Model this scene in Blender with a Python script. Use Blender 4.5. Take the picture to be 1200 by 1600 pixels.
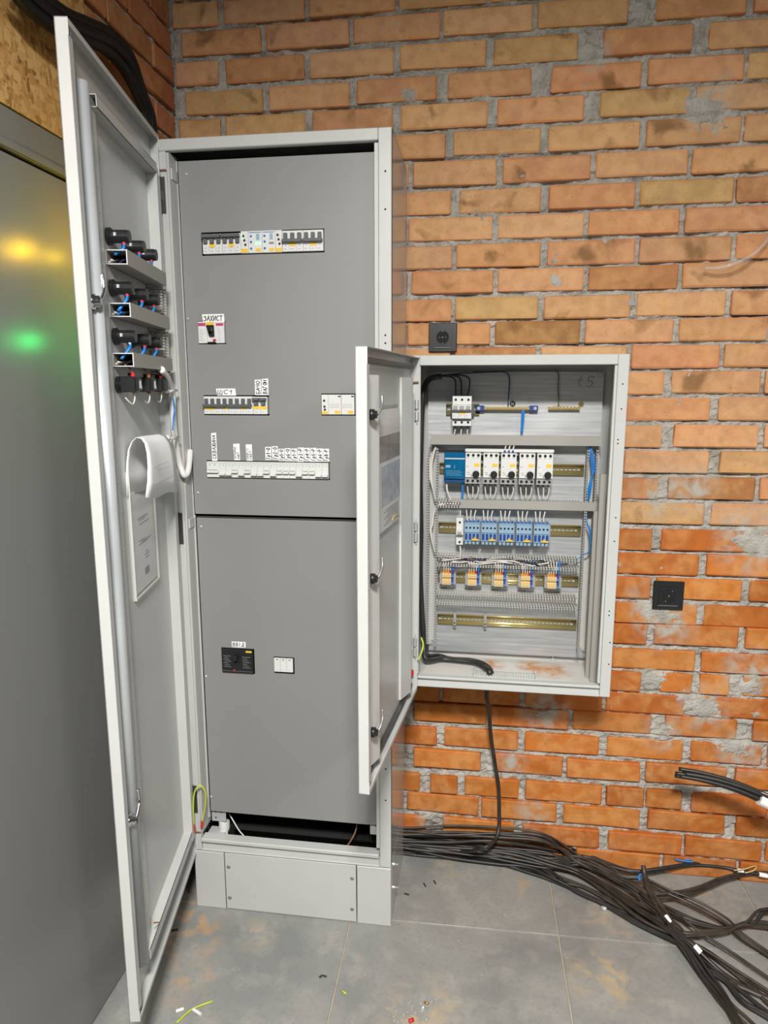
import bpy, bmesh, math, random
from mathutils import Vector, Matrix, noise

random.seed(11)
scene = bpy.context.scene
for o in list(bpy.data.objects):
    bpy.data.objects.remove(o, do_unlink=True)
COL = scene.collection

# ------------------------------------------------------------------ camera
CAM_LOC = (0.8642, -2.2135, 1.6136)
CAM_RIGHT = (0.989910, 0.141696, -0.000978)
CAM_UP = (-0.023829, 0.173271, 0.984586)
CAM_FWD = (-0.139681, 0.974628, -0.174899)
FOCAL_PX = 1087.33
cam_data = bpy.data.cameras.new('camera')
cam_data.sensor_fit = 'VERTICAL'
cam_data.sensor_height = 36.0
cam_data.sensor_width = 27.0
cam_data.lens = FOCAL_PX / 1600.0 * 36.0
cam_data.clip_start = 0.02
camera = bpy.data.objects.new('camera', cam_data)
COL.objects.link(camera)
r_, u_, f_ = Vector(CAM_RIGHT), Vector(CAM_UP), Vector(CAM_FWD)
camera.matrix_world = Matrix(((r_.x, u_.x, -f_.x, CAM_LOC[0]), (r_.y, u_.y, -f_.y, CAM_LOC[1]), (r_.z, u_.z, -f_.z, CAM_LOC[2]), (0, 0, 0, 1)))
scene.camera = camera

# ------------------------------------------------------------------ world, lamps, exposure
world = bpy.data.worlds.new('World')
scene.world = world
world.use_nodes = True
world.node_tree.nodes['Background'].inputs[0].default_value = (0.93, 0.97, 1.0, 1)
world.node_tree.nodes['Background'].inputs[1].default_value = 0.055


def area_lamp(name, loc, size, size_y, power, col):
    l = bpy.data.lights.new(name, 'AREA')
    l.shape = 'RECTANGLE'
    l.size, l.size_y, l.energy, l.color = size, size_y, power, col
    o = bpy.data.objects.new(name, l)
    o.location = loc
    COL.objects.link(o)
    return o


area_lamp('unseen_lamp', (0.92, -2.75, 2.84), 0.42, 0.42, 176, (1.0, 0.985, 0.945))
area_lamp('unseen_lamp', (2.7, -2.9, 2.84), 0.6, 0.6, 44, (1.0, 0.985, 0.945))  # unseen fill lamp, added to brighten faces turned to the right
vs = scene.view_settings
vs.view_transform = 'Standard'
vs.look = 'None'
vs.gamma = 1.0
vs.use_curve_mapping = False
vs.exposure = 0.22

# ------------------------------------------------------------------ materials
MATS = {}


def new_mat(name):
    m = bpy.data.materials.new(name)
    m.use_nodes = True
    nt = m.node_tree
    b = nt.nodes['Principled BSDF']
    MATS[name] = m
    return m, nt, b


def node(nt, kind, **kw):
    n = nt.nodes.new(kind)
    for k, v in kw.items():
        if k.startswith('i_'):
            n.inputs[int(k[2:]) if k[2:].isdigit() else k[2:]].default_value = v
        else:
            setattr(n, k, v)
    return n


def ramp(nt, src, stops):
    r = nt.nodes.new('ShaderNodeValToRGB')
    e = r.color_ramp.elements
    while len(e) > 1:
        e.remove(e[-1])
    e[0].position, e[0].color = stops[0][0], stops[0][1]
    for p, c in stops[1:]:
        q = e.new(p)
        q.color = c
    nt.links.new(src, r.inputs[0])
    return r.outputs[0]


def mix(nt, fac, a, b, mode='MIX'):
    m = nt.nodes.new('ShaderNodeMix')
    m.data_type = 'RGBA'
    m.blend_type = mode
    for sock, v in ((m.inputs[0], fac), (m.inputs[6], a), (m.inputs[7], b)):
        if isinstance(v, bpy.types.NodeSocket):
            nt.links.new(v, sock)
        else:
            sock.default_value = v
    return m.outputs[2]


def g(v):
    return (v, v, v, 1)


def mat(name, col, rough=0.5, metal=0.0, var=0.0, vscale=12.0, bump=0.0, bscale=150.0, coat=0.0, emit=0.0, alpha=1.0, trans=0.0, spec=0.5, stretch=(1, 1, 1)):
    m, nt, b = new_mat(name)
    c = (col[0], col[1], col[2], 1)
    b.inputs['Base Color'].default_value = c
    b.inputs['Roughness'].default_value = rough
    b.inputs['Metallic'].default_value = metal
    b.inputs['Specular IOR Level'].default_value = spec
    b.inputs['Coat Weight'].default_value = coat
    b.inputs['Alpha'].default_value = alpha
    b.inputs['Transmission Weight'].default_value = trans
    if emit:
        b.inputs['Emission Color'].default_value = c
        b.inputs['Emission Strength'].default_value = emit
    tc = nt.nodes.new('ShaderNodeTexCoord')
    mp = nt.nodes.new('ShaderNodeMapping')
    mp.inputs['Scale'].default_value = stretch
    nt.links.new(tc.outputs['Object'], mp.inputs[0])
    if var:
        n = node(nt, 'ShaderNodeTexNoise', i_Scale=vscale, i_Detail=4.0)
        nt.links.new(mp.outputs[0], n.inputs['Vector'])
        lo = tuple(x * (1 - var) for x in col) + (1,)
        hi = tuple(min(1, x * (1 + var)) for x in col) + (1,)
        nt.links.new(ramp(nt, n.outputs[0], [(0.3, lo), (0.7, hi)]), b.inputs['Base Color'])
    if bump:
        n = node(nt, 'ShaderNodeTexNoise', i_Scale=bscale, i_Detail=3.0)
        nt.links.new(mp.outputs[0], n.inputs['Vector'])
        bp = node(nt, 'ShaderNodeBump', i_Strength=bump, i_Distance=0.001)
        nt.links.new(n.outputs[0], bp.inputs['Height'])
        nt.links.new(bp.outputs[0], b.inputs['Normal'])
    return m


def brick_material():
    m, nt, b = new_mat('brick')
    info = nt.nodes.new('ShaderNodeObjectInfo')
    tc = nt.nodes.new('ShaderNodeTexCoord')
    off = node(nt, 'ShaderNodeVectorMath', operation='SCALE')
    comb = nt.nodes.new('ShaderNodeCombineXYZ')
    for k in range(3):
        nt.links.new(info.outputs['Random'], comb.inputs[k])
    nt.links.new(comb.outputs[0], off.inputs[0])
    off.inputs['Scale'].default_value = 37.0
    add = node(nt, 'ShaderNodeVectorMath', operation='ADD')
    nt.links.new(tc.outputs['Object'], add.inputs[0])
    nt.links.new(off.outputs[0], add.inputs[1])
    V = add.outputs[0]

    def nz(scale, detail, dist=0.0):
        n = node(nt, 'ShaderNodeTexNoise', i_Scale=scale, i_Detail=detail, i_Distortion=dist)
        nt.links.new(V, n.inputs['Vector'])
        return n.outputs[0]
    base = info.outputs['Color']
    pale = mix(nt, 0.30, base, (0.66, 0.39, 0.16, 1))
    c = mix(nt, ramp(nt, nz(9, 2, 1.2), [(0.42, g(0)), (0.56, g(1))]), base, pale)
    dark = mix(nt, 1.0, base, (0.72, 0.66, 0.60, 1), 'MULTIPLY')
    c = mix(nt, ramp(nt, nz(28, 5), [(0.35, g(0.55)), (0.6, g(0))]), c, dark)
    # burn marks from the kiln, only where the noise peaks
    bm_ = node(nt, 'ShaderNodeMath', operation='MULTIPLY')
    nt.links.new(ramp(nt, nz(7.5, 4, 0.4), [(0.61, g(0)), (0.70, g(0.8))]), bm_.inputs[0])
    nt.links.new(info.outputs['Alpha'], bm_.inputs[1])
    c = mix(nt, bm_.outputs[0], c, (0.19, 0.10, 0.038, 1))
    # redder rim where the brick skin burned hotter, paler heart
    sep = nt.nodes.new('ShaderNodeSeparateXYZ')
    nt.links.new(tc.outputs['Generated'], sep.inputs[0])
    edge = None
    for ax, a0 in ((0, 0.86), (2, 0.60)):
        s1 = node(nt, 'ShaderNodeMath', operation='SUBTRACT', i_1=0.5)
        nt.links.new(sep.outputs[ax], s1.inputs[0])
        s2 = node(nt, 'ShaderNodeMath', operation='ABSOLUTE')
        nt.links.new(s1.outputs[0], s2.inputs[0])
        mr = node(nt, 'ShaderNodeMapRange')
        mr.inputs['From Min'].default_value = a0 / 2
        mr.inputs['From Max'].default_value = 0.5
        nt.links.new(s2.outputs[0], mr.inputs['Value'])
        if edge is None:
            edge = mr.outputs[0]
        else:
            mx = node(nt, 'ShaderNodeMath', operation='MAXIMUM')
            nt.links.new(edge, mx.inputs[0])
            nt.links.new(mr.outputs[0], mx.inputs[1])
            edge = mx.outputs[0]
    em = node(nt, 'ShaderNodeMath', operation='MULTIPLY')
    nt.links.new(edge, em.inputs[0])
    nt.links.new(ramp(nt, nz(16, 3), [(0.35, g(0.1)), (0.65, g(0.8))]), em.inputs[1])
    c = mix(nt, em.outputs[0], c, mix(nt, 1.0, base, (0.98, 0.74, 0.58, 1), 'MULTIPLY'))
    # cement haze left on the faces
    c = mix(nt, ramp(nt, nz(13, 6, 0.2), [(0.66, g(0)), (0.80, g(0.5))]), c, (0.36, 0.33, 0.28, 1))
    geo = nt.nodes.new('ShaderNodeNewGeometry')
    wn = node(nt, 'ShaderNodeTexNoise', i_Scale=24.0, i_Detail=7.0, i_Distortion=0.4)
    nt.links.new(geo.outputs['Position'], wn.inputs['Vector'])
    for (px, py, pz, rad) in ((*(1.6722, 0, 1.1543), 0.13), (*(1.3954, 0, 0.9388), 0.10), (*(1.4479, 0, 0.8779), 0.11), (*(1.4011, 0, 1.297), 0.10), (*(1.503, 0, 1.3089), 0.09), (*(1.4663, 0, 2.3881), 0.085), (*(1.5838, 0, 0.6053), 0.10), (*(1.7121, 0, 0.4597), 0.10), (*(1.4626, 0, 0.508), 0.08), (*(1.0833, 0, 0.5557), 0.10), (*(0.9845, 0, 0.3631), 0.06), (*(0.7159, 0, 0.115), 0.07), (*(1.0547, 0, 0.1834), 0.07), (*(1.7082, 0, 0.7323), 0.10), (*(1.148, 0, 2.5374), 0.06)):
        d = node(nt, 'ShaderNodeVectorMath', operation='DISTANCE')
        nt.links.new(geo.outputs['Position'], d.inputs[0])
        d.inputs[1].default_value = (px, py, pz)
        mr = node(nt, 'ShaderNodeMapRange')
        mr.inputs['From Min'].default_value = rad
        mr.inputs['From Max'].default_value = rad * 0.25
        nt.links.new(d.outputs['Value'], mr.inputs['Value'])
        mu = node(nt, 'ShaderNodeMath', operation='MULTIPLY')
        mu.use_clamp = True
        nt.links.new(mr.outputs[0], mu.inputs[0])
        nt.links.new(ramp(nt, wn.outputs[0], [(0.42, g(0.1)), (0.62, g(1.0))]), mu.inputs[1])
        c = mix(nt, mu.outputs[0], c, (0.40, 0.375, 0.325, 1))
    c = mix(nt, ramp(nt, nz(190, 2), [(0.66, g(0)), (0.73, g(0.45))]), c, (0.10, 0.05, 0.025, 1))
    nt.links.new(c, b.inputs['Base Color'])
    b.inputs['Roughness'].default_value = 0.82
    b.inputs['Specular IOR Level'].default_value = 0.25
    bp = node(nt, 'ShaderNodeBump', i_Strength=0.5, i_Distance=0.0025)
    nt.links.new(nz(60, 6), bp.inputs['Height'])
    nt.links.new(bp.outputs[0], b.inputs['Normal'])


def mortar_material():
    m, nt, b = new_mat('mortar')
    geo = nt.nodes.new('ShaderNodeNewGeometry')
    n = node(nt, 'ShaderNodeTexNoise', i_Scale=22.0, i_Detail=8.0)
    nt.links.new(geo.outputs['Position'], n.inputs['Vector'])
    nt.links.new(ramp(nt, n.outputs[0], [(0.3, (0.30, 0.28, 0.245, 1)), (0.7, (0.50, 0.475, 0.43, 1))]), b.inputs['Base Color'])
    b.inputs['Roughness'].default_value = 0.95
    b.inputs['Specular IOR Level'].default_value = 0.15
    n2 = node(nt, 'ShaderNodeTexNoise', i_Scale=140.0, i_Detail=8.0)
    nt.links.new(geo.outputs['Position'], n2.inputs['Vector'])
    bp = node(nt, 'ShaderNodeBump', i_Strength=0.9, i_Distance=0.006)
    nt.links.new(n2.outputs[0], bp.inputs['Height'])
    nt.links.new(bp.outputs[0], b.inputs['Normal'])


def tile_material():
    m, nt, b = new_mat('tile')
    geo = nt.nodes.new('ShaderNodeNewGeometry')
    P = geo.outputs['Position']

    def nz(scale, detail, dist=0.0):
        n = node(nt, 'ShaderNodeTexNoise', i_Scale=scale, i_Detail=detail, i_Distortion=dist)
        nt.links.new(P, n.inputs['Vector'])
        return n.outputs[0]
    c = ramp(nt, nz(3.2, 6, 0.6), [(0.32, (0.185, 0.188, 0.182, 1)), (0.5, (0.238, 0.238, 0.226, 1)), (0.68, (0.30, 0.294, 0.270, 1))])
    c = mix(nt, ramp(nt, nz(14, 8, 0.3), [(0.52, g(0)), (0.75, g(0.55))]), c, (0.37, 0.355, 0.32, 1))
    c = mix(nt, ramp(nt, nz(75, 6, 0.2), [(0.5, g(0)), (0.8, g(0.5))]), c, (0.155, 0.16, 0.16, 1))
    # wood and brick dust trodden into the tiles: patches at fixed places on the floor
    for (x, y, rad, col, amt) in (((*(-0.0019, -0.4707, 0)[:2], 0.16, (0.46, 0.27, 0.12, 1), 0.9)), (*(0.098, -0.6317, 0)[:2], 0.12, (0.42, 0.29, 0.17, 1), 0.6), (*(0.7415, -0.6611, 0)[:2], 0.16, (0.42, 0.33, 0.22, 1), 0.8),
                                 (*(1.2317, -0.4706, 0)[:2], 0.13, (0.46, 0.34, 0.18, 1), 0.7), (*(1.3011, -0.2202, 0)[:2], 0.16, (0.40, 0.32, 0.23, 1), 0.6), (*(1.0551, -0.0962, 0)[:2], 0.12, (0.46, 0.30, 0.16, 1), 0.7), (*(0.7983, -0.0526, 0)[:2], 0.1, (0.42, 0.33, 0.22, 1), 0.6), (*(0.2222, -0.4515, 0)[:2], 0.08, (0.42, 0.35, 0.25, 1), 0.6), (*(1.6111, -0.0628, 0)[:2], 0.2, (0.40, 0.33, 0.25, 1), 0.5)):
        d = node(nt, 'ShaderNodeVectorMath', operation='DISTANCE')
        nt.links.new(P, d.inputs[0])
        d.inputs[1].default_value = (x, y, 0)
        mr = node(nt, 'ShaderNodeMapRange')
        mr.inputs['From Min'].default_value = rad
        mr.inputs['From Max'].default_value = 0.0
        nt.links.new(d.outputs['Value'], mr.inputs['Value'])
        mul = node(nt, 'ShaderNodeMath', operation='MULTIPLY')
        nt.links.new(mr.outputs[0], mul.inputs[0])
        nt.links.new(ramp(nt, nz(17, 9, 0.8), [(0.47, g(0)), (0.62, g(amt * 1.3))]), mul.inputs[1])
        mul.use_clamp = True
        c = mix(nt, mul.outputs[0], c, col)
    nt.links.new(c, b.inputs['Base Color'])
    nt.links.new(ramp(nt, nz(8, 5), [(0.3, g(0.42)), (0.7, g(0.62))]), b.inputs['Roughness'])
    bp = node(nt, 'ShaderNodeBump', i_Strength=0.15, i_Distance=0.001)
    nt.links.new(nz(90, 5), bp.inputs['Height'])
    nt.links.new(bp.outputs[0], b.inputs['Normal'])


def osb_material():
    m, nt, b = new_mat('strand_board')
    tc = nt.nodes.new('ShaderNodeTexCoord')
    cols = None
    for i, (sc, rot) in enumerate((((1, 45, 120), 0.35), ((1, 120, 42), -0.3), ((1, 55, 60), 0.9))):
        mp = nt.nodes.new('ShaderNodeMapping')
        mp.inputs['Scale'].default_value = sc
        mp.inputs['Rotation'].default_value = (rot, 0, 0)
        nt.links.new(tc.outputs['Object'], mp.inputs[0])
        v = node(nt, 'ShaderNodeTexVoronoi', i_Scale=1.0, i_Randomness=1.0)
        nt.links.new(mp.outputs[0], v.inputs['Vector'])
        sep = nt.nodes.new('ShaderNodeSeparateColor')
        nt.links.new(v.outputs['Color'], sep.inputs[0])
        r = ramp(nt, sep.outputs[0], [(0.0, (0.24, 0.12, 0.03, 1)), (0.12, (0.40, 0.215, 0.065, 1)), (0.5, (0.48, 0.275, 0.095, 1)), (1.0, (0.57, 0.36, 0.15, 1))])
        if cols is None:
            cols = r
        else:
            cols = mix(nt, ramp(nt, sep.outputs[1], [(0.45, g(0)), (0.55, g(1))]), cols, r)
    n = node(nt, 'ShaderNodeTexNoise', i_Scale=60.0, i_Detail=4.0)
    nt.links.new(tc.outputs['Object'], n.inputs['Vector'])
    cols = mix(nt, ramp(nt, n.outputs[0], [(0.62, g(0)), (0.7, g(0.7))]), cols, (0.10, 0.045, 0.012, 1))
    nt.links.new(cols, b.inputs['Base Color'])
    b.inputs['Roughness'].default_value = 0.55


def plate_material():
    m, nt, b = new_mat('galvanised_plate')
    tc = nt.nodes.new('ShaderNodeTexCoord')
    mp = nt.nodes.new('ShaderNodeMapping')
    mp.inputs['Scale'].default_value = (3.0, 1, 60.0)
    nt.links.new(tc.outputs['Object'], mp.inputs[0])
    n = node(nt, 'ShaderNodeTexNoise', i_Scale=2.0, i_Detail=6.0)
    nt.links.new(mp.outputs[0], n.inputs['Vector'])
    nt.links.new(ramp(nt, n.outputs[0], [(0.3, (0.38, 0.39, 0.40, 1)), (0.7, (0.56, 0.57, 0.58, 1))]), b.inputs['Base Color'])
    b.inputs['Metallic'].default_value = 0.55
    b.inputs['Roughness'].default_value = 0.5


def dusty_floor_material():
    # enclosure floor: paint with a splash of brick dust
    m, nt, b = new_mat('dusty_paint')
    geo = nt.nodes.new('ShaderNodeNewGeometry')
    n = node(nt, 'ShaderNodeTexNoise', i_Scale=30.0, i_Detail=8.0, i_Distortion=0.5)
    nt.links.new(geo.outputs['Position'], n.inputs['Vector'])
    c = (0.62, 0.60, 0.56, 1)
    for (x, y, rad) in ((*(1.0923, -0.0917, 0.745)[:2], 0.075), (*(0.9096, -0.065, 0.745)[:2], 0.05), (*(1.0309, -0.0639, 0.745)[:2], 0.06)):
        d = node(nt, 'ShaderNodeVectorMath', operation='DISTANCE')
        nt.links.new(geo.outputs['Position'], d.inputs[0])
        d.inputs[1].default_value = (x, y, 0.745)
        mr = node(nt, 'ShaderNodeMapRange')
        mr.inputs['From Min'].default_value = rad
        mr.inputs['From Max'].default_value = 0.0
        nt.links.new(d.outputs['Value'], mr.inputs['Value'])
        ad = node(nt, 'ShaderNodeMath', operation='MULTIPLY')
        nt.links.new(mr.outputs[0], ad.inputs[0])
        nt.links.new(ramp(nt, n.outputs[0], [(0.35, g(0.3)), (0.65, g(2.0))]), ad.inputs[1])
        ad.use_clamp = True
        c = mix(nt, ad.outputs[0], c, (0.50, 0.24, 0.10, 1))
    nt.links.new(c, b.inputs['Base Color'])
    b.inputs['Roughness'].default_value = 0.5


brick_material()
mortar_material()
tile_material()
osb_material()
plate_material()
dusty_floor_material()
mat('paint', (0.485, 0.49, 0.477), 0.32, var=0.02, bump=0.04, bscale=700, spec=0.5)
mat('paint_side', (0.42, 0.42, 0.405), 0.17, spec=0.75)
mat('paint_dull', (0.46, 0.455, 0.44), 0.40, bump=0.04, bscale=700)
mat('panel_grey', (0.232, 0.230, 0.225), 0.42, var=0.03, vscale=3, bump=0.05, bscale=900)
mat('door_leaf', (0.175, 0.175, 0.168), 0.31, spec=0.6)
mat('grout', (0.40, 0.345, 0.27), 0.9, var=0.15)
mat('zinc', (0.58, 0.61, 0.625), 0.26, metal=0.4, var=0.05)
mat('zinc_dull', (0.50, 0.52, 0.52), 0.45, metal=0.5, var=0.1)
mat('chrome', (0.62, 0.63, 0.65), 0.18, metal=1.0)
mat('dark_metal', (0.10, 0.10, 0.10), 0.4, metal=0.6)
mat('screw_dark', (0.26, 0.265, 0.27), 0.4, metal=0.5)
mat('inner_shade_black', (0.02, 0.02, 0.02), 0.7)  # shade inside the tall cabinet, put into the panel colour
mat('rail_gold', (0.46, 0.375, 0.16), 0.26, metal=0.55, var=0.08)
mat('brass', (0.70, 0.52, 0.22), 0.3, metal=0.9)
mat('copper', (0.62, 0.28, 0.15), 0.3, metal=0.8)
mat('duct_grey', (0.33, 0.315, 0.285), 0.55, bump=0.05)
mat('duct_light', (0.50, 0.495, 0.47), 0.5)
mat('device_white', (0.66, 0.66, 0.645), 0.42)
mat('device_grey', (0.33, 0.325, 0.315), 0.45)
mat('toggle_grey', (0.10, 0.105, 0.11), 0.4)
mat('black_plastic', (0.012, 0.012, 0.013), 0.38)
mat('socket_black', (0.013, 0.0135, 0.015), 0.34)
mat('hole_black', (0.004, 0.004, 0.004), 0.8)
mat('sticker_yellow', (0.80, 0.50, 0.03), 0.5)
mat('print_grey', (0.22, 0.22, 0.22), 0.6)
mat('print_green', (0.30, 0.44, 0.36), 0.6)
mat('print_white', (0.55, 0.56, 0.57), 0.6)
mat('print_blue', (0.03, 0.12, 0.50), 0.5)
mat('red_plastic', (0.55, 0.02, 0.02), 0.4)
mat('magenta_print', (0.50, 0.045, 0.14), 0.5)
mat('led_green', (0.25, 1.0, 0.35), 0.4, emit=1.2)
mat('lens_green_lit', (0.0, 1.0, 0.16), 0.3, emit=60.0)
mat('lens_green_dim', (0.25, 1.0, 0.35), 0.3, emit=12.0)
mat('lens_yellow_added', (1.0, 0.62, 0.0), 0.3, emit=32.0)  # glow added to spread a yellow haze on the side door
mat('lens_yellow_lit', (1.0, 0.55, 0.0), 0.3, emit=110.0)
mat('lens_red', (0.40, 0.01, 0.01), 0.25)
mat('lens_clear', (0.5, 0.5, 0.5), 0.25)
mat('blue_clear', (0.002, 0.11, 0.25), 0.16, coat=0.7, var=0.2, vscale=40)
mat('blue_relay', (0.25, 0.38, 0.50), 0.45)
mat('blue_plastic', (0.015, 0.05, 0.24), 0.4)
mat('blue_terminal', (0.02, 0.09, 0.42), 0.4)
mat('beige_terminal', (0.72, 0.52, 0.22), 0.5)
mat('ferrule_orange', (0.75, 0.28, 0.04), 0.5)
mat('wire_white', (0.62, 0.585, 0.545), 0.45)
mat('wire_blue', (0.01, 0.20, 0.62), 0.4)
mat('wire_black', (0.012, 0.012, 0.012), 0.4)
mat('wire_darkblue', (0.02, 0.02, 0.09), 0.4)
mat('wire_olive', (0.10, 0.095, 0.03), 0.45)
mat('wire_yellowgreen', (0.45, 0.52, 0.03), 0.45)
mat('wire_brown', (0.22, 0.10, 0.045), 0.5)
mat('cable_black', (0.022, 0.0205, 0.019), 0.42, var=0.35, vscale=25)
mat('cable_dusty', (0.044, 0.036, 0.029), 0.42, var=0.5, vscale=22)
mat('conduit_black', (0.005, 0.005, 0.006), 0.5, spec=0.3)
mat('spiral_white', (0.66, 0.65, 0.63), 0.5, var=0.05)
mat('paper', (0.84, 0.84, 0.835), 0.75, var=0.03)
mat('paper_shade', (0.66, 0.66, 0.65), 0.75, var=0.05)
mat('ink', (0.015, 0.015, 0.018), 0.7)
mat('ink_faint', (0.22, 0.22, 0.22), 0.7)
mat('photo_dark', (0.19, 0.165, 0.14), 0.6, var=0.35, vscale=30)
mat('photo_blue', (0.36, 0.40, 0.45), 0.6, var=0.3, vscale=40)
mat('film', (0.62, 0.62, 0.60), 0.12, alpha=0.12, spec=0.5)
mat('tube_clear', (0.62, 0.56, 0.50), 0.12, alpha=0.32)
mat('brush_white', (0.68, 0.69, 0.66), 0.6, bump=1.0, bscale=260)
mat('leaf_yellow', (0.60, 0.45, 0.16), 0.5)
mat('debris', (0.40, 0.36, 0.30), 0.8)
mat('debris_dark', (0.03, 0.03, 0.03), 0.7)


# ------------------------------------------------------------------ mesh building helpers
class MB:
    def __init__(self):
        self.v, self.f = [], []

    def add(self, vs, fs):
        k = len(self.v)
        self.v.extend(vs)
        self.f.extend([tuple(i + k for i in q) for q in fs])
        return self

    def box(self, x0, x1, y0, y1, z0, z1, b=0.0):
        if x1 < x0: x0, x1 = x1, x0
        if y1 < y0: y0, y1 = y1, y0
        if z1 < z0: z0, z1 = z1, z0
        b = min(b, (x1 - x0) * .45, (y1 - y0) * .45, (z1 - z0) * .45)
        if b <= 0:
            vs = [(x, y, z) for x in (x0, x1) for y in (y0, y1) for z in (z0, z1)]
            return self.add(vs, [(0, 1, 3, 2), (4, 6, 7, 5), (0, 4, 5, 1), (2, 3, 7, 6), (0, 2, 6, 4), (1, 5, 7, 3)])
        X, Y, Z = (x0, x1), (y0, y1), (z0, z1)
        vs, idx = [], {}
        for i in (0, 1):
            for j in (0, 1):
                for k in (0, 1):
                    sx, sy, sz = (1, -1)[i], (1, -1)[j], (1, -1)[k]
                    for a in range(3):
                        p = [X[i] + sx * b, Y[j] + sy * b, Z[k] + sz * b]
                        p[a] = (X[i], Y[j], Z[k])[a]
                        idx[i, j, k, a] = len(vs)
                        vs.append(tuple(p))
        fs = []
        for a in range(3):
            for s in (0, 1):
                o = [q for q in range(3) if q != a]
                def kk(p, q):
                    c = [0, 0, 0]; c[a] = s; c[o[0]] = p; c[o[1]] = q
                    return tuple(c)
                fs.append(tuple(idx[kk(p, q) + (a,)] for p, q in ((0, 0), (1, 0), (1, 1), (0, 1))))
        for a in range(3):
            o = [q for q in range(3) if q != a]
            for p in (0, 1):
                for q in (0, 1):
                    c0 = [0, 0, 0]; c0[o[0]] = p; c0[o[1]] = q
                    c1 = list(c0); c1[a] = 1
                    fs.append((idx[tuple(c0) + (o[0],)], idx[tuple(c1) + (o[0],)], idx[tuple(c1) + (o[1],)], idx[tuple(c0) + (o[1],)]))
        for i in (0, 1):
            for j in (0, 1):
                for k in (0, 1):
                    fs.append((idx[i, j, k, 0], idx[i, j, k, 1], idx[i, j, k, 2]))
        return self.add(vs, fs)

    def loft(self, rings, cap=True, closed=True):
        n = len(rings[0])
        vs = [tuple(p) for r in rings for p in r]
        fs = []
        for a in range(len(rings) - 1):
            for i in range(n if closed else n - 1):
                j = (i + 1) % n
                fs.append((a * n + i, a * n + j, (a + 1) * n + j, (a + 1) * n + i))
        if cap:
            fs.append(tuple(range(n)))
            fs.append(tuple((len(rings) - 1) * n + i for i in range(n)))
        return self.add(vs, fs)

    def cyl(self, p0, p1, r0, r1=None, n=12):
        r1 = r0 if r1 is None else r1
        p0, p1 = Vector(p0), Vector(p1)
        d = (p1 - p0).normalized()
        a = d.orthogonal().normalized()
        c = d.cross(a)
        rings = []
        for p, r in ((p0, r0), (p1, r1)):
            rings.append([p + a * (r * math.cos(t)) + c * (r * math.sin(t)) for t in [2 * math.pi * i / n for i in range(n)]])
        return self.loft(rings)

    def lathe(self, p, d, prof, n=16):
        p, d = Vector(p), Vector(d).normalized()
        a = d.orthogonal().normalized()
        c = d.cross(a)
        rings = []
        for h, r in prof:
            rings.append([p + d * h + a * (r * math.cos(t)) + c * (r * math.sin(t)) for t in [2 * math.pi * i / n for i in range(n)]])
        return self.loft(rings)

    def tube(self, pts, r, n=8, sub=6, smooth=True):
        pts = [Vector(p) for p in pts]
        if smooth and len(pts) > 2:
            q = [pts[0] * 2 - pts[1]] + pts + [pts[-1] * 2 - pts[-2]]
            out = []
            for i in range(1, len(q) - 2):
                for s in range(sub):
                    t = s / sub
                    a, b_, c, d = q[i - 1], q[i], q[i + 1], q[i + 2]
                    out.append(0.5 * ((2 * b_) + (c - a) * t + (2 * a - 5 * b_ + 4 * c - d) * t * t + (3 * b_ - a - 3 * c + d) * t ** 3))
            out.append(pts[-1])
            pts = out
        rings = []
        prev = None
        for i, p in enumerate(pts):
            t = (pts[min(i + 1, len(pts) - 1)] - pts[max(i - 1, 0)])
            if t.length < 1e-9:
                t = Vector((0, 0, 1))
            t.normalize()
            a = t.orthogonal().normalized() if prev is None else (prev - t * prev.dot(t))
            if a.length < 1e-6:
                a = t.orthogonal()
            a.normalize()
            prev = a
            c = t.cross(a)
            rr = r(i / (len(pts) - 1)) if callable(r) else r
            rings.append([p + a * (rr * math.cos(w)) + c * (rr * math.sin(w)) for w in [2 * math.pi * k / n for k in range(n)]])
        return self.loft(rings)

    def prism(self, poly, y0, y1):
        # polygon in x,z extruded along y
        n = len(poly)
        vs = [(x, y0, z) for x, z in poly] + [(x, y1, z) for x, z in poly]
        fs = [tuple(range(n)), tuple(range(n, 2 * n))] + [(i, (i + 1) % n, n + (i + 1) % n, n + i) for i in range(n)]
        return self.add(vs, fs)

    def profile_z(self, poly, z0, z1):
        n = len(poly)
        vs = [(x, y, z0) for x, y in poly] + [(x, y, z1) for x, y in poly]
        fs = [tuple(range(n)), tuple(range(n, 2 * n))] + [(i, (i + 1) % n, n + (i + 1) % n, n + i) for i in range(n)]
        return self.add(vs, fs)

    def profile_x(self, poly, x0, x1):
        n = len(poly)
        vs = [(x0, y, z) for y, z in poly] + [(x1, y, z) for y, z in poly]
        fs = [tuple(range(n)), tuple(range(n, 2 * n))] + [(i, (i + 1) % n, n + (i + 1) % n, n + i) for i in range(n)]
        return self.add(vs, fs)

    def mesh(self, name, material, smooth=False):
        me = bpy.data.meshes.new(name)
        me.from_pydata(self.v, [], self.f)
        bm = bmesh.new()
        bm.from_mesh(me)
        bmesh.ops.recalc_face_normals(bm, faces=bm.faces)
        bm.to_mesh(me)
        bm.free()
        if smooth:
            me.polygons.foreach_set('use_smooth', [len(p.vertices) == 4 for p in me.polygons])
        me.materials.append(MATS[material])
        return me

    def build(self, name, material, parent=None, smooth=False, inv=False):
        o = bpy.data.objects.new(name, self.mesh(name, material, smooth))
        COL.objects.link(o)
        if parent is not None:
            o.parent = parent
            if inv:
                o.matrix_parent_inverse = Matrix.Translation(-parent.location)
        return o


def tag(o, label, cat, group=None):
    o['label'] = label
    o['category'] = cat
    if group:
        o['group'] = group
    return o


def structure(o, label=None):
    o['kind'] = 'structure'
    if label:
        o['label'] = label
    return o


def stuff(o):
    o['kind'] = 'stuff'
    return o


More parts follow.
